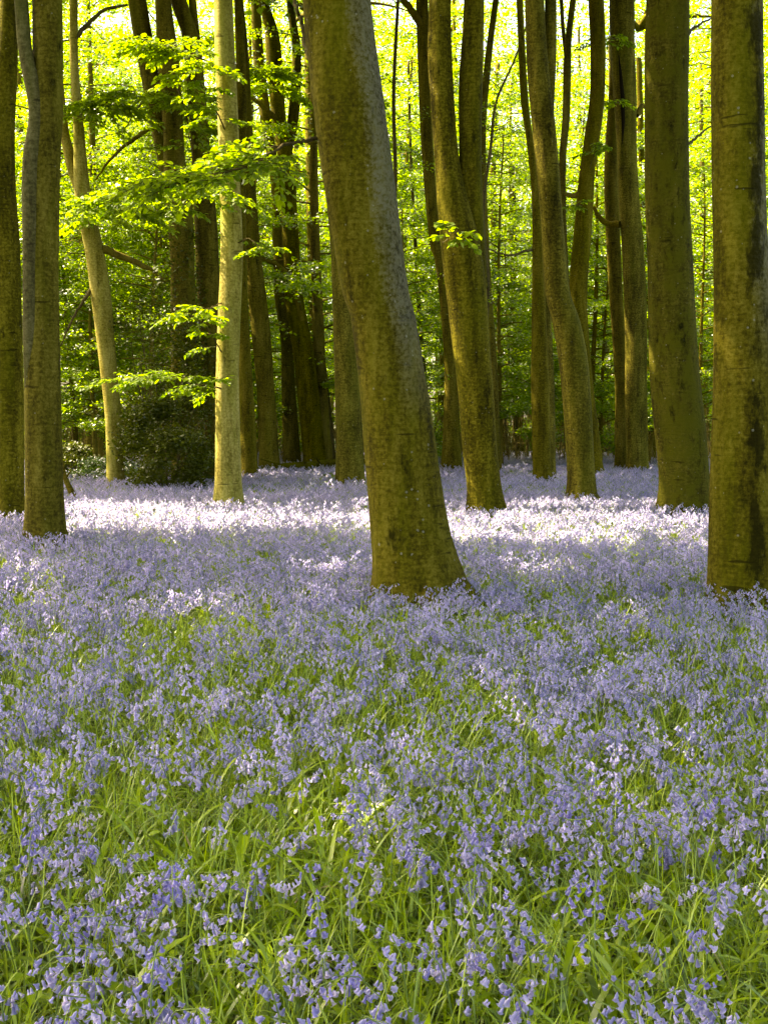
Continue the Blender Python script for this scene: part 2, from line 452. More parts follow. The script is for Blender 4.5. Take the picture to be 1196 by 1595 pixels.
# ------------------------------------------------------------------ leaf builders
def leaf_quads(P, size, tilt=0.55, up=None, r=rng, tint=None, aspect=0.62):
    """one rhombic leaf per point, lying roughly level with a random tilt"""
    n = len(P)
    nrm = np.stack([r.normal(0, tilt, n), r.normal(0, tilt, n), np.ones(n)], -1)
    nrm /= np.linalg.norm(nrm, axis=1)[:, None]
    a = r.uniform(0, 2 * np.pi, n)
    d = np.stack([np.cos(a), np.sin(a), np.zeros(n)], -1)
    d -= nrm * (d * nrm).sum(1)[:, None]; d /= np.linalg.norm(d, axis=1)[:, None]
    s = np.cross(nrm, d)
    L_ = (size * r.uniform(0.7, 1.25, n))[:, None]
    W = L_ * aspect * 0.5
    V = np.stack([P, P + d * L_ * 0.45 + s * W, P + d * L_, P + d * L_ * 0.45 - s * W], 1).reshape(-1, 3)
    Q = np.arange(n * 4).reshape(-1, 4)
    t = r.normal(0.5, 0.16, n) if tint is None else tint
    return V, Q, np.repeat(t, 4)


def near_leaf(acc, p, d, nrm, L_, r):
    """a nearer, folded, pointed leaf with a midrib"""
    d = d / np.linalg.norm(d); s = np.cross(nrm, d); s /= np.linalg.norm(s); u = np.cross(d, s)
    W = L_ * 0.32
    prof = [(0.0, 0.0), (0.22, 0.75), (0.5, 1.0), (0.78, 0.62), (1.0, 0.0)]
    droop = r.uniform(0.05, 0.3)
    mid = [p + d * L_ * t - u * L_ * droop * t * t for t, _ in prof]
    V = list(mid)
    Q, T = [], []
    lft = [mid[k] + s * W * prof[k][1] + u * W * 0.22 for k in (1, 2, 3)]
    rgt = [mid[k] - s * W * prof[k][1] + u * W * 0.22 for k in (1, 2, 3)]
    V += lft + rgt
    Q += [[1, 2, 6, 5], [2, 3, 7, 6], [2, 1, 8, 9], [3, 2, 9, 10]]
    T += [[0, 1, 5], [3, 4, 7], [1, 0, 8], [4, 3, 10]]
    acc.add(V, Q, T, np.full(11, r.normal(0.5, 0.15)))


def spray(wood, leaves, p0, direction, length, r, leafL=0.075, droop=0.25, rad=0.006, side=3, gap=None):
    """a flat beech spray: a twig with alternate side shoots and leaves"""
    n = 9
    d = np.array(direction, float); d /= np.linalg.norm(d)
    perp = np.cross(d, [0, 0, 1.0]); perp /= np.linalg.norm(perp) + 1e-9
    t = np.linspace(0, 1, n)
    wig = r.normal(0, 0.03, (n, 3)).cumsum(0) * length * 0.4
    P = p0 + d * (t * length)[:, None] + np.outer(-droop * length * t ** 2, [0, 0, 1.0]) + wig * t[:, None]
    tube(wood, P, rad * (1 - 0.8 * t) + 0.0008, 5)
    shoots = [(P, 0.25)]
    m = int(length / 0.11) + 2
    for k in range(m):
        f = 0.12 + 0.85 * k / m
        i = min(int(f * (n - 1)), n - 2)
        q = P[i] + (P[i + 1] - P[i]) * (f * (n - 1) - i)
        sg = 1 if k % 2 else -1
        dd = d * 0.75 + perp * sg * r.uniform(0.5, 0.9) + np.array([0, 0, r.normal(0, 0.12)])
        dd /= np.linalg.norm(dd)
        ll = length * r.uniform(0.25, 0.45) * (1.1 - f)+0.06
        tt = np.linspace(0, 1, 5)
        PP = q + dd * (tt * ll)[:, None] + np.outer(-0.15 * ll * tt ** 2, [0, 0, 1.0])
        tube(wood, PP, 0.0025 * (1 - 0.7 * tt) + 0.0006, 4)
        shoots.append((PP, 0.0))
    for PP, st in shoots:
        ln = np.linalg.norm(np.diff(PP, axis=0), axis=1).sum()
        c = max(3, int(ln / (leafL * 0.5)))
        for k in range(c):
            f = st + (1 - st) * (k + 0.5) / c
            i = min(int(f * (len(PP) - 1)), len(PP) - 2)
            q = PP[i] + (PP[i + 1] - PP[i]) * (f * (len(PP) - 1) - i)
            tg = PP[i + 1] - PP[i]; tg /= np.linalg.norm(tg)
            sd_ = np.cross(tg, [0, 0, 1.0]) * (1 if k % 2 else -1)
            ld = tg * 0.7 + sd_ * r.uniform(0.5, 1.0) + np.array([0, 0, r.normal(-0.15, 0.25)])
            nm = np.array([r.normal(0, 0.35), r.normal(0, 0.35), 1.0])
            near_leaf(leaves, q, ld, nm, leafL * r.uniform(0.7, 1.2), r)


# ------------------------------------------------------------------ trunks traced to their real depth
def trunk_path(rows, D, lean=0.0, base=None, top=None):
    """rows (px, py, width px) bottom to top -> points and radii, rooted below ground, run on above the frame"""
    pts, rad = [], []
    for px, py, wd in rows:
        P, mpp = at(px, py, D + 0)
        pts.append(P); rad.append(wd * mpp / 2)
    pts, rad = np.array(pts), np.array(rad)
    if base is not None:      # extend to the ground
        k = (pts[0] - pts[1]); k = k / abs(k[2]) if abs(k[2]) > 1e-6 else np.array([0, 0, -1.0])
        g = pts[0] + k * (pts[0][2] + 0.12)
        pts = np.vstack([g, pts]); rad = np.concatenate([[rad[0] * base], rad])
    if top is not None:
        z, rt = top
        k = pts[-1] - pts[-2]; k = k / k[2]
        q = pts[-1]
        s1 = q + (k * 0.8 + np.array([0, 0, 0.2])) * (z - q[2]) * 0.5
        s2 = s1 + (k * 0.45 + np.array([0, 0, 0.55])) * (z - s1[2])
        pts = np.vstack([pts, s1, s2]); rad = np.concatenate([rad, [(rad[-1] + rt) / 2, rt]])
    return pts, rad


def trunk_mesh(acc, pts, rad, sides=28, lump=0.035, seed=0, flare=0.25, roots=5):
    """horizontal rings up the trunk, uneven outline, buttressed foot"""
    H = pts[-1][2] - pts[0][2]
    n = max(24, int(H / 0.16))
    C = catmull(np.column_stack([pts, rad]), n * 2)
    z = np.linspace(C[0, 2], C[-1, 2], n)
    o = np.argsort(C[:, 2])
    X = np.interp(z, C[o, 2], C[o, 0]); Y = np.interp(z, C[o, 2], C[o, 1]); RR = np.interp(z, C[o, 2], C[o, 3])
    r2 = np.random.default_rng(seed + 500)
    th = np.linspace(0, 2 * np.pi, sides, endpoint=False)[None, :]
    zz = z[:, None]
    F = np.ones((n, sides))
    for k, am in ((1, 0.5), (2, 1.0), (3, 0.7), (5, 0.4), (8, 0.22)):
        ph, p2, fr = r2.uniform(0, 6.28), r2.uniform(0, 6.28), r2.uniform(0.3, 0.9)
        F += lump * am * np.sin(k * th + ph + 1.3 * np.sin(zz * fr + p2)) * (0.7 + 0.5 * np.sin(zz * fr * 1.7 + ph))
    for _ in range(int(H * 0.7)):       # swellings and old branch scars
        z0, t0, a0, sz = r2.uniform(0.3, H), r2.uniform(0, 6.28), r2.uniform(-0.035, 0.07), r2.uniform(0.1, 0.28)
        dth = np.angle(np.exp(1j * (th - t0)))
        F += a0 * np.exp(-((zz - z0) / sz) ** 2 - (dth / 0.5) ** 2)
    if flare:
        h = np.clip((0.9 - zz) / 0.9, 0, 1) ** 2.6
        ph = r2.uniform(0, 6.28)
        lob = 0.55 + 0.6 * np.maximum(0, np.sin(roots * th / 1.0 + ph + 0.4 * np.sin(2 * th))) ** 1.5
        F += flare * 1.6 * h * lob
    rr = RR[:, None] * F
    V = np.stack([X[:, None] + rr * np.cos(th), Y[:, None] + rr * np.sin(th), zz + 0 * th], -1)
    i = np.arange(n - 1)[:, None] * sides
    j = np.arange(sides)[None, :]
    Q = np.stack([i + j, i + (j + 1) % sides, i + sides + (j + 1) % sides, i + sides + j], -1).reshape(-1, 4)
    acc.add(V.reshape(-1, 3), Q)
    return C


def crown(top, r, rx=5.0, rz=3.2, nleaf=5200, size=0.3, gaps=True, limbs=7, wood=None, start=None):
    """high crown: clumps of leaves round the ends of limbs"""
    nc = 26
    a = r.uniform(0, 2 * np.pi, nc); q = np.sqrt(r.uniform(0, 1, nc))
    C = np.stack([q * np.cos(a) * rx, q * np.sin(a) * rx, r.uniform(-0.7, 1, nc) * rz * np.sqrt(1 - 0.6 * q ** 2)], -1) + top + np.array([0, 0, rz * 0.6])
    per = nleaf // nc
    P = np.concatenate([c + r.normal(0, 1, (per, 3)) * np.array([1.15, 1.15, 0.45]) for c in C])
    if gaps: P = P[~in_gap(P)]
    if wood is not None:
        for k in range(limbs):
            e = C[k]
            s = start if start is not None else top
            t = np.linspace(0, 1, 8)[:, None]
            mid = (s + e) / 2 + np.array([0, 0, 0.7])
            L_ = (1 - t) ** 2 * s + 2 * t * (1 - t) * mid + t ** 2 * e
            tube(wood, L_, 0.11 * (1 - 0.85 * t[:, 0]), 7)
    return leaf_quads(P, size, 0.6, r=r)


# (name of look, pieces, depth, bark, label)  pieces: list of (rows, base factor, flare)
TREES = [
    dict(lab='leaning beech trunk in the middle, thickest and nearest, pale lichen down its right side', D=10.5, mat=M_BARK_BIG, key='big',
         rows=[(651, 925, 142), (647, 881, 132), (639, 839, 124), (631, 776, 117), (622, 693, 112), (613, 609, 105), (595, 484, 99), (584, 450, 102),
               (567, 334, 106), (549, 209, 109), (534, 84, 106), (524, 0, 105)], flare=0.17, lean=(0, 0)),
    dict(lab='beech trunk at the right edge with dark sooty stains and a smooth grey side', D=10.4, mat=M_BARK_RIGHT, key='right_edge',
         rows=[(1165, 925, 118), (1162, 860, 112), (1161, 773, 108), (1160, 690, 102), (1158, 620, 94), (1155, 450, 88), (1150, 300, 83), (1148, 150, 81), (1147, 0, 78)], flare=0.12),
    dict(lab='broad mossy beech trunk just left of the stained trunk at the right edge', D=20.6, mat=M_BARK_MOSS, key='mossy',
         rows=[(1065, 785, 78), (1064, 736, 76), (1058, 661, 78), (1051, 586, 76), (1047, 512, 73), (1043, 400, 69), (1038, 298, 67), (1037, 149, 65), (1039, 0, 64)], flare=0.22),
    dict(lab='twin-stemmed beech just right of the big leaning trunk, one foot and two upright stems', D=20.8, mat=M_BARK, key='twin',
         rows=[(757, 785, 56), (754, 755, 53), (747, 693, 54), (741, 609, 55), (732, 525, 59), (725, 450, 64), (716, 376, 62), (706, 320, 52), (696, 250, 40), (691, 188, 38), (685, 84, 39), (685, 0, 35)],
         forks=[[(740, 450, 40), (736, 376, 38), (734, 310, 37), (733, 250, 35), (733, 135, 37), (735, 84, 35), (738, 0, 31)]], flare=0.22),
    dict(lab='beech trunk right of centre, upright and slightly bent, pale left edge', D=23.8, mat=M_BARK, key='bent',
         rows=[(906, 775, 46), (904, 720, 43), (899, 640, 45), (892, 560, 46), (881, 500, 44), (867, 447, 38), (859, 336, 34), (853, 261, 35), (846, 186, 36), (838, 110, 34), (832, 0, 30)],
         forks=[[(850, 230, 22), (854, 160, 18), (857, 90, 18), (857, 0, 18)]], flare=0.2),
    dict(lab='dark bent beech leaning right behind the upright pale-edged trunk', D=35.5, mat=M_BARK_BROWN, key='bent_behind',
         rows=[(921, 733, 38), (915, 680, 38), (906, 600, 36), (900, 520, 34), (900, 447, 29), (909, 336, 27), (915, 261, 24), (923, 205, 25), (930, 150, 23), (931, 75, 24), (928, 0, 24)], flare=0.15),
    dict(lab='slim pale beech trunk in sun on the left, green leaf sprays beside it', D=22.6, mat=M_BARK_PALE, key='sunlit',
         rows=[(355, 778, 44), (355, 740, 40), (354, 600, 36), (357, 500, 35), (361, 400, 34), (359, 300, 32), (356, 200, 32), (351, 100, 32), (348, 0, 29)], flare=0.14, lit=9.5),
    dict(lab='double beech trunk near the left edge with a thin grey stem folded round it', D=15.3, mat=M_BARK_BROWN, key='left_double',
         rows=[(71, 828, 62), (69, 740, 58), (67, 600, 56), (65, 400, 52), (66, 300, 54), (70, 230, 50), (74, 170, 48), (75, 100, 47), (74, 0, 47)],
         stem=[(50, 760, 20), (50, 700, 22), (50, 560, 25), (51, 400, 27), (51, 280, 28), (53, 234, 28), (57, 200, 25), (57, 167, 23), (51, 125, 23), (43, 84, 21), (35, 0, 21)], flare=0.22),
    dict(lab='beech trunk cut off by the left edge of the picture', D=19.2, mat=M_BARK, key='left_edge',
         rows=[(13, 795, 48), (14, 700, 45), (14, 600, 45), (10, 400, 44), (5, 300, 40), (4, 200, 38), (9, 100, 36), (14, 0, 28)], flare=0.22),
    dict(lab='slender pale forked beech leaning left, rising out of the low shrubs at left', D=30.0, mat=M_BARK_PALE, key='left_fork',
         rows=[(180, 745, 27), (177, 650, 26), (168, 560, 27), (159, 470, 31), (149, 400, 30), (137, 340, 29), (128, 290, 25), (123, 200, 17), (116, 100, 13), (115, 0, 13)],
         forks=[[(131, 310, 18), (116, 270, 17), (106, 230, 16), (100, 200, 14), (92, 120, 13), (86, 0, 11)]], flare=0.22, lit=10),
    dict(lab='forked ivy-clad beech standing behind the dark holly bush', D=31.0, mat=M_BARK_BROWN, key='ivy_tree',
         rows=[(290, 748, 44), (288, 650, 42), (286, 500, 40), (284, 400, 38), (278, 300, 42), (272, 250, 34), (270, 200, 32), (263, 100, 33), (254, 0, 24)],
         forks=[[(270, 320, 24), (258, 250, 25), (249, 200, 25), (231, 100, 28), (214, 0, 28)]], flare=0.22),
    dict(lab='beech between the ivy-clad tree and the slim sunlit trunk', D=31.5, mat=M_BARK_BROWN, key='behind_sunlit',
         rows=[(336, 748, 34), (334, 650, 33), (330, 550, 32), (325, 450, 36), (321, 350, 35), (314, 250, 29), (306, 150, 29), (297, 60, 26), (278, 0, 26)],
         forks=[[(311, 200, 16), (309, 100, 14), (304, 40, 12), (300, 0, 12)]], flare=0.22),
    dict(lab='slim dark trunk half hidden on the right of the slim sunlit beech', D=33.5, mat=M_BARK_BROWN, key='dark_slim',
         rows=[(388, 738, 28), (385, 650, 25), (381, 550, 20), (376, 450, 20), (374, 300, 18), (376, 150, 16), (372, 0, 14)], flare=0.15),
    dict(lab='dark beech leaning left, second trunk right of the slim sunlit beech', D=39.0, mat=M_BARK_BROWN, key='dark_lean',
         rows=[(420, 727, 33), (414, 609, 28), (405, 505, 29), (394, 400, 26), (388, 300, 22), (383, 175, 19), (379, 80, 16), (372, 0, 14)], flare=0.2),
    dict(lab='straight dark trunk behind, touching the fork-topped beech on its left', D=43.0, mat=M_BARK_BROWN, key='straight_dark',
         rows=[(455, 720, 28), (450, 609, 22), (447, 525, 20), (436, 450, 18), (430, 293, 15), (416, 196, 18), (404, 100, 17), (398, 0, 15)], flare=0.15),
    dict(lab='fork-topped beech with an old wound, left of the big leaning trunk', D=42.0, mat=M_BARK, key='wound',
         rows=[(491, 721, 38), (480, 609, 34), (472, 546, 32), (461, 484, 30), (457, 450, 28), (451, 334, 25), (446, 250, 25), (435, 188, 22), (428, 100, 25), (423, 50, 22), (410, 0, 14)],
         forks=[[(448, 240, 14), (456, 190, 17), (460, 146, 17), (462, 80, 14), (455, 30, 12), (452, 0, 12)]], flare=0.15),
    dict(lab='narrow straight trunk between the fork-topped beech and the leaning trunk', D=46.0, mat=M_BARK_BROWN, key='narrow',
         rows=[(500, 716, 26), (497, 609, 22), (493, 505, 23), (490, 450, 20), (486, 293, 19), (484, 125, 19), (484, 0, 16)], flare=0.15),
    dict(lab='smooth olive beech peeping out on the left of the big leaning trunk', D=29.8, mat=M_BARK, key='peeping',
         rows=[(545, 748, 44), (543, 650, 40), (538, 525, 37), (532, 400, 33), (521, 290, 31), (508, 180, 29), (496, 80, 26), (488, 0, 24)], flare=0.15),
    dict(lab='thin curving dark trunk between the big leaning trunk and the twin-stemmed beech', D=38.5, mat=M_BARK_BROWN, key='curving',
         rows=[(703, 727, 32), (703, 650, 25), (701, 567, 19), (691, 460, 15), (684, 400, 17), (677, 376, 17), (667, 250, 19), (661, 125, 20), (657, 0, 19)], flare=0.25),
    dict(lab='slender dark beech immediately left of the upright pale-edged trunk', D=32.0, mat=M_BARK_BROWN, key='slender_left',
         rows=[(844, 742, 29), (841, 609, 28), (840, 549, 25), (838, 447, 20), (837, 370, 17), (833, 298, 12), (825, 220, 11), (816, 149, 12), (809, 0, 10)], flare=0.22),
    dict(lab='narrow trunk tucked behind the slender dark beech right of centre', D=34.0, mat=M_BARK, key='tucked',
         rows=[(858, 738, 14), (857, 609, 13), (852, 500, 13), (848, 400, 12), (850, 200, 12), (856, 0, 11)], flare=0.22),
    dict(lab='split beech trunk with a long black crack, left of the mossy trunk', D=38.5, mat=M_BARK, key='split',
         rows=[(992, 728, 35), (990, 609, 34), (990, 512, 34), (986, 400, 35), (979, 298, 32), (976, 224, 31), (973, 149, 35), (969, 75, 37), (968, 0, 38)], flare=0.22),
    dict(lab='dark trunk touching the split beech on its left', D=39.5, mat=M_BARK_BROWN, key='split_left',
         rows=[(966, 727, 18), (966, 609, 17), (962, 512, 20), (958, 447, 21), (952, 298, 23), (952, 224, 20), (955, 160, 16), (958, 60, 14), (960, 0, 12)], flare=0.15),
    dict(lab='thin trunk in the narrow gap between split beech and mossy trunk', D=50.0, mat=M_BARK_BROWN, key='gap_thin',
         rows=[(1013, 712, 16), (1012, 600, 13), (1006, 450, 11), (1000, 300, 10), (996, 150, 9), (993, 0, 8)], flare=0.22),
    dict(lab='thin forked young tree showing between the two bent beeches right of centre', D=36.0, mat=M_BARK_BROWN, key='young_fork',
         rows=[(890, 728, 15), (886, 600, 14), (880, 450, 13), (875, 330, 12), (876, 242, 11), (881, 186, 12), (883, 110, 12), (885, 60, 10), (892, 0, 9)],
         forks=[[(883, 100, 7), (877, 50, 6), (874, 0, 6)]], flare=0.22),
    dict(lab='thin dark young tree bending right beside the twin-stemmed beech', D=37.0, mat=M_BARK_BROWN, key='young_bend',
         rows=[(775, 722, 12), (768, 560, 11), (758, 420, 11), (753, 300, 10), (752, 200, 10), (757, 125, 11), (764, 60, 10), (772, 0, 9)], flare=0.22),
]

LEAFCOL = {}
tree_info = {}
for d in TREES:
    P, mpp = at(d['rows'][0][0], d['rows'][0][1], d['D'])
    if d.get('lit'): LIT_TRUNKS.append((P[0], d['D'], d['lit']))


def add_knot(acc, C, z, ang, size):
    """an old branch scar: a raised rim round a hollow"""
    k = np.argmin(abs(C[:, 2] - z)); c = C[k]
    nrm = np.array([math.cos(ang), math.sin(ang), 0.0]); s = np.array([-nrm[1], nrm[0], 0]); u = np.array([0, 0, 1.0])
    p = c[:3] + nrm * (c[3] * 0.96)
    V, Q = [], []
    m = 18
    for ring, (rr, dd) in enumerate(((1.5, -0.02), (1.1, 0.16), (0.75, 0.14), (0.45, -0.25))):
        for j in range(m):
            a = 2 * math.pi * j / m
            V.append(p + (s * math.cos(a) * rr * 0.8 + u * math.sin(a) * rr) * size + nrm * dd * size)
    for ring in range(3):
        for j in range(m):
            Q.append([ring * m + j, ring * m + (j + 1) % m, (ring + 1) * m + (j + 1) % m, (ring + 1) * m + j])
    acc.add(np.array(V), Q)


M_HOLLOW, _nt, _o = new_mat('dark_hollow_wood')
_b = N(_nt, 'ShaderNodeBsdfPrincipled', Roughness=1.0); _b.inputs['Specular IOR Level'].default_value = 0.0; _b.inputs['Base Color'].default_value = (0.012, 0.009, 0.005, 1)
_nt.links.new(_b.outputs[0], _o.inputs[0])

for ti, d in enumerate(TREES):
    r = np.random.default_rng(100 + ti)
    D = d['D']
    pts, rad = trunk_path(d['rows'], D, base=1.08, top=(15.5, 0.10))
    near = D < 25
    acc = Acc()
    C = trunk_mesh(acc, pts, rad, 40 if near else 22, 0.028, ti, d['flare'])
    tops = [pts[-1]]
    for fk in d.get('forks', []):
        fp, fr = trunk_path(fk, D + (0.12 if near else 0.2), top=(15.0, 0.07))
        CC = catmull(np.column_stack([fp, fr]), 60)
        tube(acc, CC[:, :3], np.maximum(CC[:, 3], 0.02), 24 if near else 14, lump=0.03, seed=ti + 7)
    base = np.array([pts[0][0], D, 0.0])
    if d['key'] == 'big':
        add_knot(acc, C, at(600, 580, D)[0][2], R(-62), 0.032)
        add_knot(acc, C, at(600, 908, D)[0][2], R(-70), 0.035)
        add_knot(acc, C, at(600, 755, D)[0][2], R(-52), 0.018)
    if near:        # a few surface roots running out of the foot
        c0 = C[np.argmin(abs(C[:, 2] - 0.3))]
        for an in ({'big': (-12, -70), 'twin': (-20, -100, 150)}.get(d['key'], (-150, -60, 20, 100))):
            an = R(an + r.uniform(-12, 12)); rr0 = c0[3]
            ux = np.array([math.cos(an), math.sin(an), 0.0])
            ln_ = r.uniform(0.16, 0.3) + (0.1 if d['key'] == 'big' else 0)
            ctl = np.array([c0[:3] + ux * rr0 * 0.25 + [0, 0, 0.5], c0[:3] + ux * rr0 * 0.74 + [0, 0, 0.05], c0[:3] + ux * (rr0 + ln_ * 0.5) + [0, 0, -0.2], c0[:3] + ux * (rr0 + ln_) + [0, 0, -0.36]])
            tube(acc, catmull(ctl, 14), np.interp(np.arange(14), [0, 4, 13], [rr0 * 0.1, rr0 * 0.3, 0.04]), 12, lump=0.06, seed=ti)
    if d['key'] == 'right_edge':
        add_knot(acc, C, at(600, 640, D)[0][2], R(-110), 0.03)
    root = thing('beech_tree', d['lab'], 'tree', tuple(base), 'beech trees of the wood')
    Vh, Qh, th_ = crown(pts[-1], r, rx=5.2 if D < 34 else 5.4, nleaf=6500 if D < 34 else 7500, wood=acc, start=pts[-2])
    link('trunk', acc.mesh('beech_trunk', [d['mat']], base), root)
    if len(Vh):
        link('crown', mesh_np('beech_crown', Vh - base, Qh, None, [M_LEAF_HIGH], None, th_), root)
    if d.get('stem'):
        a2 = Acc()
        fp, fr = trunk_path(d['stem'], D - 0.10, base=1.1, top=(14.0, 0.06))
        fp[:, 1] += np.interp(fp[:, 2], [0.5, 3.0], [0.12, -0.03])
        CC = catmull(np.column_stack([fp, fr]), 70)
        CC[:, 1] += 0.015 * np.sin(CC[:, 2] * 4)
        tube(a2, CC[:, :3], np.maximum(CC[:, 3], 0.02), 20, lump=0.05, seed=ti + 3)
        st_ = link('stem', a2.mesh('beech_stem', [M_BARK_GREY], base), root)
        st_['label'] = 'thin grey stem folded against the trunk'
    if d['key'] == 'split':
        a2 = Acc()
        q = [at(x, y, D - 0.40) for x, y in ((969, 224), (970, 190), (969, 150), (966, 115), (963, 85))]
        tube(a2, np.array([p[0] for p in q]), np.array([0.01, 0.05, 0.06, 0.045, 0.01]), 8)
        link('crack', a2.mesh('crack', [M_HOLLOW], base), root)
    d['root'], d['base'], d['C'] = root, base, C
    tree_info[d['key']] = d

# unseen beeches added out of frame so their crowns shade the ground
for k, (x, y) in enumerate(((-9.5, 13.5), (-5.2, 8.2), (-13, 26), (-15.5, 17), (9.5, 17), (7.5, 26), (-3.5, 27), (-10, 31), (1.5, 33), (-18, 30), (-9, 6), (6.5, 11.5), (4.5, 4.5), (-5, 0), (9, 7), (-11, -4), (-13.8, 38), (-20, 37), (-12.6, 33), (-16.5, 33.5), (-16, 42), (-13, 9), (-19, 18))):
    r = np.random.default_rng(700 + k)
    base = np.array([x, y, 0.0])
    inframe = y > 0 and abs(x / y) < 0.33
    top = np.array([x + r.normal(0, 0.4), y, 15.0])
    if inframe:
        continue
    acc = Acc()
    pts = np.array([[x, y, -0.1], [x + 0.05, y, 2], [x - 0.1, y, 8], top])
    trunk_mesh(acc, pts, np.array([0.33, 0.27, 0.22, 0.12]), 20, 0.03, 60 + k, 0.2)
    Vh, Qh, th_ = crown(top, r, rx=5.5, nleaf=8000, wood=acc, start=pts[2] * 0.3 + pts[3] * 0.7)
    root = thing('beech_tree', 'unseen tall beech added outside the view, its crown shading the bluebells', 'tree', tuple(base), 'added shade beeches outside the view')
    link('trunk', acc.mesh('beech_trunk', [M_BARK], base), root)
    link('crown', mesh_np('beech_crown', Vh - base, Qh, None, [M_LEAF_HIGH], None, th_), root)

# ------------------------------------------------------------------ background understorey trees
def wood_tree_proto(seed, H=14.0, rad=0.13, zmin=1.2, reach=3.6, nbranch=56, leaf=0.115, per=700, lean=0.4):
    r = np.random.default_rng(seed)
    wood = Acc()
    t = np.linspace(0, 1, 14)
    P = np.stack([lean * t * r.normal(0, 1) + 0.25 * np.sin(3 * t + r.uniform(0, 6)) * t, lean * t * r.normal(0, 1) + 0.2 * np.sin(4 * t + r.uniform(0, 6)) * t, t * H - 0.1 * (t == 0)], -1)
    tube(wood, P, rad * (1 - 0.75 * t) * (1 + 0.35 * np.exp(-t * 30)), 12, lump=0.04, seed=seed)
    pts = []
    for b in range(nbranch):
        z0 = zmin + (H - zmin) * ((b + r.uniform(0, 1)) / nbranch) ** 0.9
        f = z0 / H
        p0 = np.array([np.interp(f, t, P[:, 0]), np.interp(f, t, P[:, 1]), z0])
        a = b * 2.4 + r.normal(0, 0.5)
        L_ = reach * r.uniform(0.5, 1.1) * (0.6 + 0.55 * math.sin(math.pi * min(1, f * 0.9 + 0.08))) * (1 - 0.35 * f)
        dr = np.array([math.cos(a), math.sin(a), r.uniform(0.05, 0.45)])
        s = np.linspace(0, 1, 8)
        B = p0 + dr * (s * L_)[:, None] + np.outer(-0.32 * L_ * s ** 2, [0, 0, 1.0]) + r.normal(0, 0.05, (8, 3)) * s[:, None]
        tube(wood, B, 0.032 * (1 - 0.85 * s) * (1.2 - 0.5 * f), 5)
        # flat layered sprays along the branch
        m = int(per * r.uniform(0.5, 1.3) * (L_ / reach) * (1.5 - 0.72 * f))
        u = 0.15 + 0.9 * np.sqrt(r.uniform(0, 1, m))
        i = np.clip(u * 7, 0, 6.999)
        k = i.astype(int)
        q = B[k] + (B[np.minimum(k + 1, 7)] - B[k]) * (i - k)[:, None]
        perp = np.array([-math.sin(a), math.cos(a), 0])
        lanes = np.round(r.uniform(-4, 4, m)) / 4
        wd = lanes * 0.85 * (1.15 - 0.6 * u)
        q = q + perp * wd[:, None] + np.array([math.cos(a), math.sin(a), 0]) * (np.abs(wd) * 0.6)[:, None]
        q[:, 2] += -0.18 * np.abs(wd) + r.normal(0, 0.05, m)
        q += r.normal(0, 0.06, (m, 3))
        pts.append(q)
    Pl = np.concatenate(pts)
    V, Q, tt = leaf_quads(Pl, leaf, 0.7, r=r, tint=r.normal(0.5, 0.18, len(Pl)))
    return wood.mesh('understorey_trunk', [M_BARK_FAR]), mesh_np('understorey_crown', V, Q, None, [M_LEAF], None, tt)


PROTO = [wood_tree_proto(900 + k, H=[13, 15, 12, 16, 14, 17][k], zmin=[1.6, 2.4, 1.0, 3.0, 1.8, 2.6][k], reach=[3.6, 4.2, 3.2, 4.4, 3.9, 4.6][k],
                         rad=[0.10, 0.15, 0.09, 0.17, 0.12, 0.2][k]) for k in range(6)]

LAND = [('left_edge', 'left-edge trunk'), ('left_double', 'double trunk at left'), ('left_fork', 'pale forked beech'), ('ivy_tree', 'ivy-clad beech'), ('sunlit', 'slim sunlit beech'),
        ('wound', 'fork-topped beech'), ('big', 'big leaning trunk'), ('twin', 'twin-stemmed beech'), ('bent', 'pale-edged upright beech'),
        ('split', 'split beech'), ('mossy', 'mossy trunk'), ('right_edge', 'stained right-edge trunk')]
LX = [(proj(np.array(tree_info[k]['base']))[0], n) for k, n in LAND]


def gap_name(px):
    lo = [n for x, n in LX if x <= px]; hi = [n for x, n in LX if x > px]
    if not lo: return 'beyond and left of the ' + hi[0]
    if not hi: return 'beyond and right of the ' + lo[-1]
    return 'between %s and %s' % (lo[-1], hi[0])


def bg_tree(k, x, y, s, rz, row):
    px = proj(np.array([x, y, 1.0]))[0]
    label = '%s leafy understorey tree, %s' % (row, gap_name(px))
    root = thing('young_beech', label, 'tree', (x, y, 0), 'leafy trees of the sunlit background', rz=rz)
    root.scale = (s, s, s * rng.uniform(0.9, 1.1))
    link('trunk', PROTO[k][0], root)
    link('crown', PROTO[k][1], root)


rb = np.random.default_rng(5)
cnt = 0
for row, (y0, step) in enumerate(((44, 4.6), (50, 4.6), (57, 4.8), (65, 5.2), (74, 5.6), (85, 6.2))):
    half = 0.33 * y0 + 3
    x = -half - rb.uniform(0, 3)
    while x < half:
        xx, yy = x + rb.normal(0, 0.8), y0 + rb.normal(0, 2.0)
        bg_tree(int(rb.integers(0, 6)), xx, yy, rb.uniform(0.9, 1.2) * (1.0, 1.08, 1.2, 1.35, 1.5, 1.7)[row], rb.uniform(0, 6.28), ['bright', 'bright', 'pale', 'pale', 'hazy distant', 'hazy distant'][row])
        x += step; cnt += 1


for px_, y_, k_, s_ in ((150, 38.5, 0, 0.8), (236, 38, 2, 0.85), (415, 47, 2, 0.9), (120, 42, 4, 0.8), (320, 41, 1, 0.8), (60, 40, 2, 0.8), (640, 42, 2, 0.8), (780, 43, 0, 0.85), (935, 44, 2, 0.8), (1092, 40, 0, 0.8)):
    bg_tree(k_, at(px_, HOR, y_)[0][0], y_, s_, rb.uniform(0, 6.28), 'near slender')


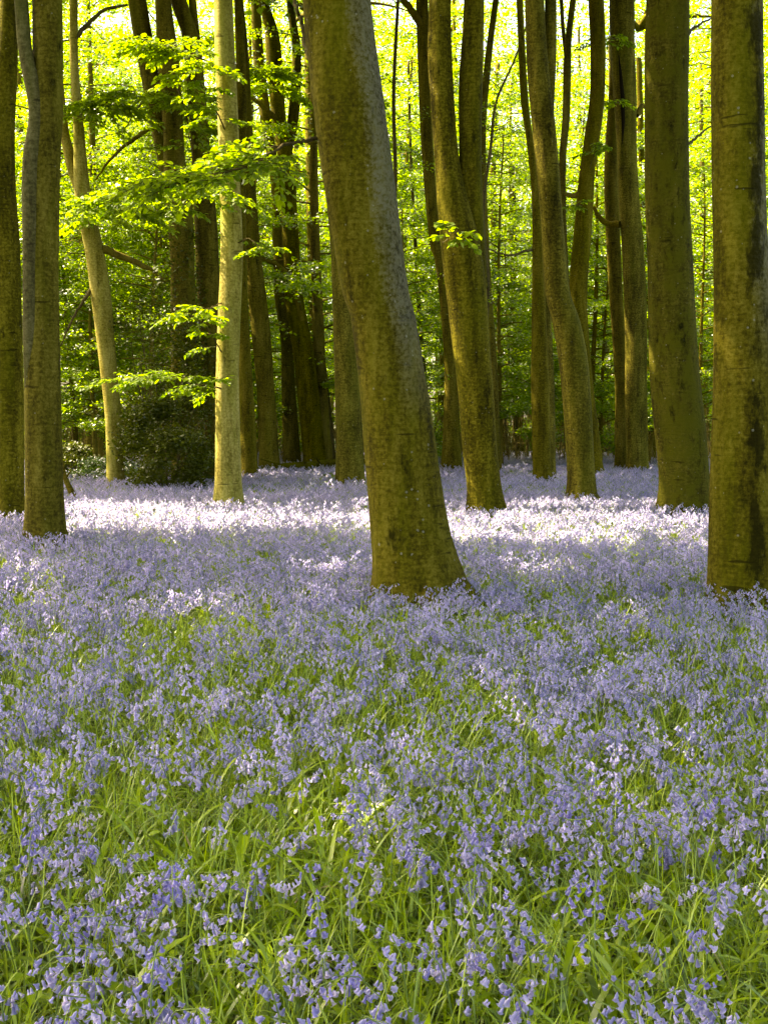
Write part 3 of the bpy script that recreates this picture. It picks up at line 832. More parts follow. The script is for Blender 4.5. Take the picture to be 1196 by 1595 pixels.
# far woodland mass that closes the view
def far_wood():
    r = np.random.default_rng(77)
    n = 400000
    x = r.uniform(-70, 70, n); y = r.uniform(100, 130, n); z = r.uniform(0.0, 1, n) * 48 + 0.5
    P = np.stack([x, y, z], -1)
    keep = noise2(x + y * 0.4, z * 1.3, 4, 3, 0.28) > 0.22
    V, Q, tt = leaf_quads(P[keep], 0.34, 0.9, r=r)
    a = Acc(); a.add(V, Q, None, tt, 0)
    for k in range(120):
        x0, y0 = r.uniform(-60, 60), r.uniform(100, 125)
        t = np.linspace(0, 1, 6)
        tube(a, np.stack([x0 + r.normal(0, 0.6) * t, y0 + 0 * t, 32 * t], -1), 0.22 * (1 - 0.6 * t), 7, mat=1)
    o = link('far_woodland', a.mesh('far_woodland', [M_LEAF, M_BARK_FAR], smooth=False))
    o['kind'] = 'stuff'; o['label'] = 'far-off sunlit woodland closing the view'; o['category'] = 'woodland'


far_wood()

# ------------------------------------------------------------------ thin stems and saplings in the middle distance
M_SAP = M_TWIG
SAPS = [([(619, 705, 6), (622, 560, 6), (612, 420, 6), (616, 280, 6), (613, 150, 6), (620, 0, 5)], 36.0, 'thin sapling', 'in the gap right of the big leaning trunk'),
        ([(779, 706, 16), (779, 600, 14), (776, 500, 13), (771, 400, 12), (768, 250, 9), (775, 100, 7)], 56.0, 'thicker far trunk', 'just right of the twin-stemmed beech'),
        ([(803, 706, 9), (801, 600, 8), (798, 500, 8), (802, 380, 7), (795, 200, 5)], 57.0, 'thin straight stem', 'halfway between twin-stemmed beech and slender dark beech'),
        ([(790, 705, 5), (786, 640, 5), (792, 560, 4), (788, 450, 4)], 52.0, 'crooked thin stem', 'in the brush right of the twin-stemmed beech'),
        ([(145, 708, 25), (143, 620, 24), (138, 540, 23), (134, 450, 20), (130, 330, 15)], 52.0, 'shadowed trunk', 'behind the pale forked beech on its left'),
        ([(243, 706, 20), (243, 560, 20), (240, 450, 19), (241, 350, 16), (236, 200, 12), (230, 60, 10)], 50.0, 'ivy-shadowed upright trunk', 'left of the ivy-clad beech'),
        ([(205, 708, 14), (202, 560, 12), (188, 420, 11), (180, 300, 9)], 54.0, 'thin dark trunk', 'right of the pale forked beech'),
        ([(519, 712, 9), (514, 660, 8), (508, 600, 7), (500, 520, 6)], 44.0, 'short thin stem', 'at the foot of the narrow straight trunk'),
        ([(946, 706, 8), (944, 600, 8), (940, 480, 7), (945, 350, 6)], 56.0, 'thin stem', 'between the pale-edged upright beech and the split beech'),
        ([(666, 706, 9), (664, 620, 8), (655, 520, 7), (648, 400, 6), (640, 250, 5), (636, 100, 4)], 48.0, 'thin leaning stem', 'between big leaning trunk and thin curving trunk'),
        ([(1100, 706, 12), (1097, 600, 11), (1092, 480, 10), (1094, 300, 8), (1090, 100, 6)], 56.0, 'thin trunk', 'in the gap left of the stained right-edge trunk'),
        ([(757, 560, 3), (760, 440, 5), (752, 330, 5), (764, 230, 5), (772, 160, 4), (800, 95, 3)], 34.0, 'thin bowed stem', 'curving through the leaves right of the twin-stemmed beech')]
for k, (rows, D, nm, where) in enumerate(SAPS):
    a = Acc()
    fp, fr = trunk_path(rows, D, base=1.3, top=(13 if len(rows) > 4 else 9, 0.012))
    if where.startswith('curving'): fp[0] = fp[1] + np.array([0.1, 0, -fp[1][2]])
    C = catmull(np.column_stack([fp, fr]), 40)
    tube(a, C[:, :3], np.maximum(C[:, 3], 0.012), 9, lump=0.05, seed=k)
    rr = np.random.default_rng(300 + k)
    b = np.array([fp[0][0], D, 0])
    root = thing('sapling', '%s %s' % (nm, where), 'young tree', tuple(b), 'thin stems in the middle distance')
    # a few bare side twigs with leaf sprays
    Pl = []
    for _ in range(14):
        i = rr.integers(8, 38); q = C[i, :3]
        dd = np.array([rr.choice([-1, 1]) * rr.uniform(0.4, 1), rr.normal(0, 0.5), rr.uniform(0.0, 0.6)])
        L_ = rr.uniform(0.6, 1.8); s = np.linspace(0, 1, 6)
        B = q + dd * (s * L_)[:, None] + np.outer(-0.2 * L_ * s ** 2, [0, 0, 1]) + rr.normal(0, 0.03, (6, 3)) * s[:, None]
        tube(a, B, 0.014 * (1 - 0.8 * s), 5)
        m = 90
        u = rr.uniform(0.3, 1, m) * 5; kk = np.minimum(u.astype(int), 4)
        Pl.append(B[kk] + (B[kk + 1] - B[kk]) * (u - kk)[:, None] + rr.normal(0, 1, (m, 3)) * np.array([0.25, 0.25, 0.06]))
    link('trunk', a.mesh('sapling_trunk', [M_BARK_FAR if k in (1, 4, 5, 6, 10) else M_TWIG], b), root)
    V, Q, tt = leaf_quads(np.concatenate(Pl), 0.08, 0.6, r=rr)
    link('crown', mesh_np('sapling_crown', V - b, Q, None, [M_LEAF], None, tt), root)

# ------------------------------------------------------------------ side branches and leaf sprays on the nearer trees (parts of their trees)
def branch_on(key, rows, D, r0, r1, name='branch', leaves=0, lsize=0.075, seed=0, sprays=None, mat=None, base_parent=None):
    """rows of (px, py, depth offset) from the trunk outwards"""
    d = tree_info[key]; r = np.random.default_rng(4000 + seed)
    P = np.array([at(x, y, D + dz)[0] for x, y, dz in rows])
    P = catmull(P, max(10, len(P) * 5))
    n = len(P)
    a, lf = Acc(), Acc()
    tube(a, P + r.normal(0, 0.008, (n, 3)), np.linspace(r0, r1, n), 8, lump=0.05, seed=seed)
    for (f, dx, dy, dz, L_) in (sprays or []):
        spray(a, lf, P[int(f * (n - 1))], (dx, dy, dz), L_, r, lsize)
    br = link(name, a.mesh('branch', [mat or M_TWIG], d['base']), d['root'])
    if lf.n:
        link('leaves', lf.mesh('branch_leaves', [M_LEAF], d['base']), br)
    return br


def rnd_sprays(r, n, f0, f1, L0, L1, dirs=((-1, 0, 0.0), (1, 0, 0.0), (0, -1, 0), (0, 1, 0))):
    out = []
    for k in range(n):
        dx, dy, dz = dirs[k % len(dirs)]
        out.append((r.uniform(f0, f1), dx + r.normal(0, 0.4), dy + r.normal(0, 0.4), dz + r.normal(0, 0.12), r.uniform(L0, L1)))
    return out


q = np.random.default_rng(42)
# twig off the big leaning trunk with the wide shaded spray to the left of it
branch_on('big', [(500, 214, 0), (478, 219, -.1), (455, 222, -.3), (430, 233, -.5), (405, 250, -.6), (375, 262, -.7), (340, 270, -.8), (300, 280, -.8), (260, 292, -.8)], 10.5, 0.016, 0.003, leaves=1, seed=1,
          lsize=0.07, sprays=rnd_sprays(q, 26, 0.3, 1.0, 0.35, 0.8, ((-1, -0.3, 0.02), (-0.6, 0.8, 0.02), (0.4, -0.8, 0.02), (-1, 0.2, -0.08))))
# sunlit spray low on the slim sunlit trunk
branch_on('sunlit', [(352, 606, 0), (330, 603, -.4), (300, 596, -.6), (265, 588, -.8), (235, 586, -.9), (205, 590, -.9)], 22.6, 0.016, 0.004, leaves=1, seed=2, lsize=0.11,
          sprays=rnd_sprays(q, 18, 0.1, 0.98, 0.5, 1.0, ((-1, -0.3, 0.05), (-0.5, -0.9, 0.0), (0.9, -0.5, 0.05), (-1, 0.4, 0.0))))
branch_on('sunlit', [(352, 560, 0), (335, 530, -.4), (318, 505, -.6), (295, 490, -.7), (268, 488, -.8)], 22.6, 0.014, 0.004, leaves=1, seed=3, lsize=0.11,
          sprays=rnd_sprays(q, 11, 0.15, 0.98, 0.35, 0.7, ((-1, -0.3, 0.02), (0.8, -0.6, 0.1), (-0.5, -0.9, 0.0))))
branch_on('sunlit', [(350, 470, 0), (340, 474, -.3), (325, 480, -.4), (310, 478, -.5)], 22.6, 0.011, 0.004, leaves=1, seed=4, lsize=0.1,
          sprays=rnd_sprays(q, 5, 0.3, 0.98, 0.3, 0.5))
# upper bright spray
branch_on('sunlit', [(350, 120, 0), (330, 100, -.5), (300, 85, -.8), (265, 72, -1.0), (225, 68, -1.2)], 22.6, 0.02, 0.005, leaves=1, seed=5, lsize=0.11,
          sprays=rnd_sprays(q, 24, 0.1, 0.98, 0.5, 1.1, ((-1, -0.3, 0.02), (0.4, -0.9, -0.05), (-0.5, -0.9, -0.1), (-1, 0.4, 0.0))))
branch_on('sunlit', [(356, 215, 0), (335, 170, -.5), (315, 140, -.8), (290, 110, -1.0)], 22.6, 0.016, 0.005, leaves=1, seed=15, lsize=0.11,
          sprays=rnd_sprays(q, 12, 0.2, 0.98, 0.4, 0.8, ((-1, -0.3, 0.0), (0.8, -0.7, -0.05), (-0.5, -0.9, -0.1))))
branch_on('sunlit', [(358, 300, 0), (330, 290, -.5), (280, 285, -.9), (220, 300, -1.2), (160, 320, -1.4), (110, 345, -1.5)], 22.6, 0.022, 0.004, leaves=1, seed=6, lsize=0.1,
          sprays=rnd_sprays(q, 34, 0.1, 0.98, 0.6, 1.2, ((-1, -0.3, 0.02), (0.5, -0.9, -0.1), (-0.5, -0.9, -0.1), (-1, 0.5, -0.05))))
branch_on('sunlit', [(362, 385, 0), (385, 372, -.3), (405, 385, -.4), (420, 388, -.5)], 22.6, 0.012, 0.004, leaves=1, seed=7, lsize=0.09,
          sprays=rnd_sprays(q, 7, 0.3, 0.98, 0.3, 0.6))
branch_on('left_fork', [(140, 350, 0), (165, 335, -.5), (200, 325, -1), (245, 322, -1.4), (290, 330, -1.8)], 30.0, 0.03, 0.006, leaves=1, seed=16, lsize=0.12,
          sprays=rnd_sprays(q, 26, 0.1, 0.98, 0.7, 1.4, ((-1, -0.3, 0.02), (0.5, -0.9, -0.1), (1, 0.2, -0.1), (-0.5, -0.9, 0))))
branch_on('left_fork', [(122, 190, 0), (150, 170, -.4), (185, 150, -.8), (220, 140, -1.1)], 30.0, 0.025, 0.006, leaves=1, seed=17, lsize=0.12,
          sprays=rnd_sprays(q, 22, 0.1, 0.98, 0.7, 1.3, ((-1, -0.3, 0.02), (0.5, -0.9, -0.1), (1, 0.2, -0.1), (-0.5, -0.9, 0))))
branch_on('wound', [(440, 150, -.3), (425, 130, -1), (410, 110, -1.4), (395, 105, -1.7)], 42.0, 0.03, 0.008, leaves=1, seed=18, lsize=0.14,
          sprays=rnd_sprays(q, 26, 0.1, 0.98, 0.8, 1.6, ((-1, -0.3, 0.02), (0.9, -0.4, -0.1), (1, 0.2, -0.1), (-0.5, -0.9, 0))))
branch_on('ivy_tree', [(275, 130, -.3), (290, 180, -1), (300, 240, -1.4)], 31.0, 0.03, 0.008, leaves=1, seed=19, lsize=0.12,
          sprays=rnd_sprays(q, 20, 0.1, 0.98, 0.7, 1.3, ((-1, -0.3, 0.02), (0.9, -0.4, -0.1), (1, 0.2, -0.1), (-0.5, -0.9, 0))))
# twig in front of the twin-stemmed beech
branch_on('twin', [(690, 378, -.2), (697, 372, -.7), (703, 362, -.9), (712, 366, -1.0), (722, 372, -1.1)], 20.8, 0.008, 0.003, leaves=1, seed=8, lsize=0.12,
          sprays=[(0.5, -0.5, -0.6, 0.5, 0.35), (0.6, 0.9, -0.4, 0.1, 0.38), (0.9, 0.8, -0.5, -0.5, 0.35), (0.4, -0.6, -0.7, 0.9, 0.38), (0.8, -0.2, -0.9, -0.4, 0.3), (0.3, -0.9, -0.3, 0.3, 0.25)])
# small twigs crossing the bent tree and its neighbours
branch_on('bent_behind', [(918, 262, -.3), (925, 240, -.7), (935, 228, -1), (915, 222, -1.2)], 35.5, 0.012, 0.005, leaves=1, seed=9, lsize=0.11, sprays=rnd_sprays(q, 6, 0.3, 1, 0.3, 0.7))
branch_on('split', [(965, 160, -.3), (958, 160, -.9), (945, 155, -1.2)], 38.5, 0.012, 0.005, leaves=1, seed=10, lsize=0.11, sprays=rnd_sprays(q, 6, 0.3, 1, 0.4, 0.8))
branch_on('split', [(968, 62, -.3), (950, 60, -.9), (930, 66, -1.2)], 38.5, 0.012, 0.005, leaves=1, seed=11, lsize=0.11, sprays=rnd_sprays(q, 6, 0.3, 1, 0.4, 0.8))
branch_on('bent_behind', [(905, 322, -.3), (900, 318, -.9), (890, 320, -1.2)], 35.5, 0.012, 0.005, leaves=1, seed=12, lsize=0.11, sprays=rnd_sprays(q, 4, 0.3, 1, 0.3, 0.5))
# bare limbs
branch_on('left_fork', [(160, 388, 0), (185, 398, .1), (210, 408, .2), (235, 420, .3), (255, 436, .4)], 30.0, 0.10, 0.04, seed=20, mat=M_BARK_FAR)
branch_on('left_fork', [(150, 440, 0), (130, 470, -.2), (112, 500, -.3), (95, 540, -.4)], 30.0, 0.05, 0.015, seed=21)
branch_on('wound', [(470, 500, -.2), (455, 440, -.3), (440, 420, -.5), (415, 405, -.6), (388, 400, -.8)], 42.0, 0.12, 0.05, seed=22, mat=M_BARK_FAR)
branch_on('wound', [(436, 190, 0), (420, 175, -.3), (400, 158, -.4), (380, 140, -.5), (370, 132, -.6)], 42.0, 0.10, 0.05, seed=23, mat=M_BARK_FAR)
branch_on('ivy_tree', [(262, 195, 0), (235, 200, -.2), (205, 220, -.2), (175, 245, -.3), (150, 280, -.3)], 31.0, 0.07, 0.02, seed=24, mat=M_BARK_FAR)
branch_on('ivy_tree', [(248, 130, 0), (225, 155, -.2), (205, 185, -.2), (190, 210, -.3)], 31.0, 0.04, 0.012, seed=25)
branch_on('left_fork', [(118, 60, 0), (140, 35, .2), (165, 15, .3), (200, 8, .3)], 30.0, 0.06, 0.03, seed=26)
branch_on('curving', [(660, 45, 0), (650, 30, -.2), (638, 12, -.3), (622, -8, -.4)], 38.5, 0.12, 0.09, seed=27, mat=M_BARK_FAR)
branch_on('bent_behind', [(905, 300, 0), (892, 305, .2), (880, 302, .3)], 35.5, 0.09, 0.06, seed=28, mat=M_BARK_FAR)
branch_on('split', [(965, 350, 0), (945, 348, .2), (930, 335, .3), (925, 322, .4)], 38.5, 0.10, 0.05, seed=29, mat=M_BARK_FAR)
branch_on('slender_left', [(832, 388, 0), (815, 392, -.2), (795, 398, -.3), (770, 392, -.4), (750, 380, -.4)], 32.0, 0.035, 0.012, seed=30)
branch_on('mossy', [(1062, 230, .2), (1080, 218, .4), (1095, 205, .6), (1110, 195, .8)], 20.6, 0.03, 0.012, seed=31)
branch_on('mossy', [(1062, 65, .2), (1075, 48, .4), (1090, 38, .6), (1108, 28, .8)], 20.6, 0.03, 0.014, seed=32)
branch_on('split', [(990, 180, 0), (1000, 165, .2), (1010, 168, .2), (1020, 172, .3)], 38.5, 0.09, 0.05, seed=33, mat=M_BARK_FAR)
branch_on('big', [(486, 95, .1), (476, 70, .3), (470, 40, .4), (462, 10, .4), (455, -20, .5)], 10.5, 0.022, 0.014, seed=34)

# ------------------------------------------------------------------ shrubs, ivy, log
def shrub(name, label, cx, cy, rx, ry, rz, n, mat, size, seed, group=None, cat='shrub'):
    r = np.random.default_rng(seed)
    P = []
    nc = 32
    for k in range(nc):
        v = r.normal(0, 1, 3); v /= np.linalg.norm(v); v *= r.uniform(0.35, 0.95) ** 0.6
        c = np.array([v[0] * rx, v[1] * ry, rz * 0.95 + v[2] * rz * 0.95])
        c[:2] *= 1.0 - 0.25 * max(0, c[2] / (2 * rz) - 0.4)
        P.append(c + r.normal(0, 1, (n // nc, 3)) * np.array([rx * 0.14, ry * 0.14, rz * 0.11]))
    P = np.concatenate(P)
    P = P[P[:, 2] > 0.05]
    V, Q, tt = leaf_quads(P, size, 0.9, r=r)
    b = np.array([cx, cy, 0.0])
    root = thing(name, label, cat, tuple(b), group)
    link('foliage', mesh_np('shrub_foliage', V, Q, None, [mat], None, tt), root)
    a = Acc()
    for k in range(9):
        e = np.array([r.uniform(-.7, .7) * rx, r.uniform(-.7, .7) * ry, rz * r.uniform(0.9, 1.7)])
        t = np.linspace(0, 1, 7)[:, None]
        tube(a, np.array([r.normal(0, .08), r.normal(0, .08), -0.05]) * (1 - t) + e * t + r.normal(0, 0.03, (7, 3)) * t, 0.03 * (1 - 0.8 * t[:, 0]), 6)
    link('stem', a.mesh('shrub_stem', [M_TWIG]), root)
    return root


def px_pos(px, D): return at(px, HOR, D)[0][0]


shrub('holly_bush', 'big dark holly bush left of the slim sunlit beech', px_pos(258, 28.0), 28.0, 1.15, 1.0, 1.15, 10000, M_HOLLY, 0.085, 31)
shrub('holly_bush', 'dark leafy top of a second holly rising behind the big holly bush', px_pos(245, 30.0), 30.0, 1.15, 0.9, 2.6, 8000, M_HOLLY, 0.085, 32)
shrub('low_shrub', 'low olive shrub at the foot of the pale forked beech', px_pos(150, 31.5), 31.5, 1.2, 0.8, 0.42, 7000, M_LEAF_HIGH, 0.07, 33)
shrub('low_shrub', 'low dark shrub between the double trunk and the pale forked beech', px_pos(115, 35), 35, 0.9, 0.7, 0.6, 5000, M_HOLLY, 0.08, 34)
for k, (px, D, hw, hz, lab) in enumerate(((640, 58, 1.6, 1.2, 'bushy green shrub far off in the gap right of the big leaning trunk'),
                                          (800, 60, 1.8, 1.1, 'bushy green shrub far off right of the twin-stemmed beech'),
                                          (940, 60, 1.5, 1.3, 'brushy shrub far off left of the split beech'),
                                          (1092, 58, 1.4, 1.4, 'green shrub far off in the gap left of the stained trunk'),
                                          (470, 62, 2.0, 1.2, 'bushy shrub far off behind the fork-topped beech'),
                                          (110, 56, 1.9, 1.5, 'pale bushy shrub far off right of the double trunk'))):
    shrub('woodland_shrub', lab, px_pos(px, D), D, hw, 1.0, hz, 7000, M_LEAF, 0.1, 60 + k, 'shrubs at the far side of the bluebells')

# brushwood: brown twiggy understorey at the far side
def brushwood():
    r = np.random.default_rng(91)
    a = Acc()
    for k in range(2000):
        y = r.uniform(46, 72); x = r.uniform(-0.36, 0.36) * y
        h = r.uniform(0.8, 3.6)
        t = np.linspace(0, 1, 5)[:, None]
        e = np.array([x + r.normal(0, 0.5), y + r.normal(0, .5), h])
        P = np.array([x, y, 0]) * (1 - t) + e * t + r.normal(0, 0.06, (5, 3)) * t
        tube(a, P, 0.024 * (1 - 0.7 * t[:, 0]), 4)
        for j in range(2):
            q = P[r.integers(1, 4)]
            e2 = q + np.array([r.normal(0, .7), r.normal(0, .5), r.uniform(0, .8)])
            tube(a, q * (1 - t) + e2 * t, 0.008 * (1 - 0.7 * t[:, 0]) + 0.002, 3)
    o = link('brushwood', a.mesh('brushwood', [bark_mat('brush_bark', (0.10, 0.07, 0.02), (0.19, 0.14, 0.05), (0.3, 0.24, 0.11), lichen=0, stain=0)]))
    o['kind'] = 'stuff'; o['label'] = 'brown twiggy brushwood at the far edge of the bluebells'; o['category'] = 'brushwood'


brushwood()


def ivy_on(key, z0, z1, n, spread, label, size=0.085):
    d = tree_info[key]; r = np.random.default_rng(55 + n)
    C = d['C']
    z = z0 + (z1 - z0) * r.uniform(0, 1, n) ** 1.2
    a = r.uniform(0, 2 * np.pi, n)
    x = np.interp(z, C[:, 2], C[:, 0]); y = np.interp(z, C[:, 2], C[:, 1]); rr = np.interp(z, C[:, 2], C[:, 3])
    k = noise2(a * 1.2, z, 6, 2, 1.0)
    q = rr + 0.02 + spread * k * r.uniform(0, 1, n) * (1.0 - 0.6 * (z - z0) / (z1 - z0))
    P = np.stack([x + q * np.cos(a), y + q * np.sin(a), z], -1)
    P = P[(k[:] > 0.33)]
    V, Q, tt = leaf_quads(P, size, 1.2, r=r)
    o = link('ivy', mesh_np('ivy', V - d['base'], Q, None, [M_HOLLY], None, tt), None, tuple(d['base']))
    o['label'] = label; o['category'] = 'ivy'


ivy_on('ivy_tree', 0.2, 6.2, 3800, 0.6, 'dark ivy climbing the forked beech behind the holly bush')
ivy_on('behind_sunlit', 0.2, 3.6, 1300, 0.2, 'thin dark ivy on the beech beside the slim sunlit trunk')

# fallen log
def fallen_log():
    a = Acc(); r = np.random.default_rng(3)
    P = np.array([at(x, y, D)[0] for x, y, D in ((395, 742, 38.0), (440, 731, 38.5), (490, 727, 39), (530, 726, 39.5), (575, 727, 40))])
    P[:, 2] = [0.18, 0.30, 0.34, 0.35, 0.3]
    C = catmull(P, 30)
    tube(a, C, np.linspace(0.12, 0.2, 30), 14, lump=0.08, seed=4)
    for s, e in ((8, -1), (16, 1)):
        t = np.linspace(0, 1, 6)[:, None]
        tube(a, C[s] * (1 - t) + (C[s] + np.array([e * 0.3 - 0.4, -0.4, 0.25])) * t, 0.05 * (1 - 0.7 * t[:, 0]), 7)
    m = a.mesh('fallen_log', [M_BARK_MOSS])
    o = thing('fallen_log', 'mossy fallen log lying left of the big leaning trunk, behind the lit flowers', 'log', (0, 0, 0), me=m)


fallen_log()
# leaning dead sticks
def stick(rows, D, r0, label, seed):
    P = catmull(np.array([at(x, y, D)[0] for x, y in rows]), 14)
    P[0][2] = min(P[0][2], 0.02)
    a = Acc(); tube(a, P, np.linspace(r0, r0 * 0.5, 14), 8, lump=0.1, seed=seed)
    b = P[0].copy(); b[2] = 0
    t = np.linspace(0, 1, 5)[:, None]
    tube(a, P[8] * (1 - t) + (P[8] + np.array([0.12, -0.05, 0.16])) * t, r0 * 0.35 * (1 - 0.6 * t[:, 0]), 6)
    thing('dead_stick', label, 'stick', tuple(b), me=a.mesh('dead_stick', [M_BARK_FAR], b))


stick([(118, 778), (110, 762), (102, 742), (98, 720)], 24.5, 0.07, 'dark dead stick leaning on the right side of the double trunk', 1)
stick([(1009, 708), (1013, 690), (1019, 672)], 42.0, 0.09, 'short black broken stick beside the foot of the mossy trunk', 2)
stick([(392, 752), (402, 744), (418, 738)], 33.0, 0.03, 'thin fallen stick just right of the slim sunlit beech', 3)

# ------------------------------------------------------------------ grass
def clear_of_trunks(x, y, pad=0.02):
    ok = np.ones(len(x), bool)
    for d in TREES:
        c = d['C'][0]
        ok &= (x - d['C'][2][0]) ** 2 + (y - d['D']) ** 2 > (d['C'][2][3] + pad) ** 2
    return ok


def scatter(r, y0, y1, dens, side=0.34, margin=1.3):
    area = (y1 - y0) * (2 * (side * (y0 + y1) / 2 + margin))
    n = int(area * dens)
    u = r.uniform(0, 1, n)
    w0, w1 = side * y0 + margin, side * y1 + margin
    y = y0 + (y1 - y0) * ((-w0 + np.sqrt(w0 ** 2 + u * (w1 ** 2 - w0 ** 2))) / (w1 - w0 + 1e-9))
    x = r.uniform(-1, 1, n) * (side * y + margin)
    return x, y


def blades(acc, x, y, r, L0, L1, W, segs, bend0, bend1, tmean=0.5):
    n = len(x)
    a = r.uniform(0, 2 * np.pi, n)
    L_ = r.uniform(L0, L1, n); bd = r.uniform(bend0, bend1, n); w_ = W * r.uniform(0.6, 1.3, n)
    lean0 = r.uniform(0.0, 0.35, n)
    s = np.linspace(0, 1, segs + 1)
    ang = lean0[:, None] + bd[:, None] * s[None, :] ** 1.3         # angle from vertical grows along the blade
    ds = (L_ / segs)[:, None]
    hx = np.concatenate([np.zeros((n, 1)), np.cumsum(np.sin(ang[:, 1:]) * ds, 1)], 1)
    hz = np.concatenate([np.zeros((n, 1)), np.cumsum(np.cos(ang[:, 1:]) * ds, 1)], 1)
    hz = np.maximum(hz, 0.01)
    gz = ground_z(x, y)
    cx, cyy = np.cos(a)[:, None], np.sin(a)[:, None]
    tw = r.normal(0, 0.5, n)[:, None] * s[None, :]
    sx, sy = -np.sin(a[:, None] + tw), np.cos(a[:, None] + tw)
    wp = w_[:, None] * np.array([0.7] + [1.0] * (segs - 1) + [0.08])[None, :] * 0.5
    Lx = x[:, None] + hx * cx; Ly = y[:, None] + hx * cyy; Lz = gz[:, None] + hz - 0.01
    A = np.stack([Lx + sx * wp, Ly + sy * wp, Lz], -1)
    B = np.stack([Lx - sx * wp, Ly - sy * wp, Lz], -1)
    V = np.stack([A, B], 2).reshape(n, -1, 3)
    m = (segs + 1) * 2
    k = np.arange(segs) * 2
    q = np.stack([k, k + 1, k + 3, k + 2], -1)
    Q = (np.arange(n)[:, None, None] * m + q[None]).reshape(-1, 4)
    t = r.normal(tmean, 0.18, n)
    acc.add(V.reshape(-1, 3), Q, None, np.repeat(t, m))


def build_grass():
    r = np.random.default_rng(21)
    a = Acc(); dead = Acc()
    for (y0, y1, dens, segs, W, L0, L1) in ((2.2, 5.5, 1400, 6, 0.0085, 0.14, 0.31), (5.5, 9, 900, 4, 0.011, 0.16, 0.34), (9, 16, 420, 3, 0.014, 0.14, 0.30), (16, 30, 130, 3, 0.02, 0.14, 0.28), (30, 62, 40, 2, 0.03, 0.12, 0.26)):
        x, y = scatter(r, y0, y1, dens)
        tuft = noise2(x, y, 31, 3, 3.0)
        k = (r.uniform(0, 1, len(x)) < 0.35 + 1.1 * tuft) & clear_of_trunks(x, y)
        x, y = x[k], y[k]
        blades(a, x, y, r, L0, L1, W, segs, 0.7, 2.7)
        # broad glossy strap leaves arching over
        if y0 < 15:
            xb, yb = scatter(r, y0, y1, dens * 0.22)
            kb = (noise2(xb, yb, 33, 2, 2.2) > 0.45) & clear_of_trunks(xb, yb)
            blades(a, xb[kb], yb[kb], r, 0.2, 0.38, 0.017, segs + 2, 1.2, 2.8, 0.55)
            xd, yd = scatter(r, y0, y1, 7)
            blades(dead, xd, yd, r, 0.12, 0.3, 0.007, segs, 0.8, 2.4, 0.6)
        # fine upright grass
        x, y = scatter(r, y0, y1, dens * 0.35)
        k = clear_of_trunks(x, y); x, y = x[k], y[k]
        blades(a, x, y, r, L0 * 1.2, L1 * 1.15, W * 0.4, segs, 0.1, 0.9, 0.75)
    o = link('grass', a.mesh('grass', [M_GRASS]))
    o['kind'] = 'stuff'; o['label'] = 'long glossy green grass and strap leaves under the flowers'; o['category'] = 'grass'
    M_DEAD = leaf_mat('dead_blades', [(0.1, (0.16, 0.10, 0.03)), (0.9, (0.42, 0.32, 0.13))], 0.25, 1.2)
    o = link('dead_grass', dead.mesh('dead_grass', [M_DEAD]))
    o['kind'] = 'stuff'; o['label'] = 'straw-coloured dead blades caught in the grass'; o['category'] = 'grass'
    # broad-leaved ground plants
    a = Acc()
    x, y = scatter(r, 2.4, 12, 9)
    for i in range(len(x)):
        if noise2(x[i], y[i], 41, 2, 0.8) < 0.5: continue
        for j in range(int(r.integers(4, 9))):
            an = r.uniform(0, 6.28)
            p = np.array([x[i] + r.normal(0, 0.04), y[i] + r.normal(0, 0.04), r.uniform(0.08, 0.2)])
            near_leaf(a, p, np.array([math.cos(an), math.sin(an), r.uniform(-0.1, 0.3)]), np.array([r.normal(0, .3), r.normal(0, .3), 1]), r.uniform(0.035, 0.07), r)
    o = link('ground_leaves', a.mesh('ground_leaves', [M_GRASS]))
    o['kind'] = 'stuff'; o['label'] = 'low broad-leaved plants among the grass'; o['category'] = 'ground cover'


build_grass()

# ------------------------------------------------------------------ bluebells
def bell_geo(p, d, L_, W, lod):
    """one hanging bell: a tube opening into curled lobes"""
    d = d / np.linalg.norm(d)
    ref = np.array([0, 0, 1.0]) if abs(d[2]) < 0.9 else np.array([1.0, 0, 0])
    s = np.cross(d, ref); s /= np.linalg.norm(s); u = np.cross(s, d)
    if lod == 0: prof, m = [(0, 0.25), (0.18, 0.75), (0.6, 0.8), (0.82, 1.0), (1.0, 1.55), (0.93, 1.95)], 6
    elif lod == 1: prof, m = [(0, 0.3), (0.35, 0.85), (0.8, 1.0), (1.0, 1.8)], 5
    else: prof, m = [(0, 0.45), (0.75, 0.95), (1.0, 1.7)], 3
    V = []
    for k, (t, w_) in enumerate(prof):
        for j in range(m):
            a = 2 * math.pi * j / m
            ww = w_ * (1.0 if (k < len(prof) - 2 or lod == 2) else (1.0))
            V.append(p + d * L_ * t + (s * math.cos(a) + u * math.sin(a)) * W * 0.5 * ww)
    Q = []
    for k in range(len(prof) - 1):
        last = k == len(prof) - 2
        for j in range(m):
            if last and lod == 0:
                continue
            Q.append([k * m + j, k * m + (j + 1) % m, (k + 1) * m + (j + 1) % m, (k + 1) * m + j])
    T = []
    if lod == 0:   # separate pointed lobes curling back
        k = len(prof) - 2
        for j in range(m):
            a = 2 * math.pi * (j + 0.5) / m
            V.append(p + d * L_ * 0.88 + (s * math.cos(a) + u * math.sin(a)) * W * 0.5 * 2.2)
            T.append([k * m + j, k * m + (j + 1) % m, len(V) - 1])
    return np.array(V), Q, T


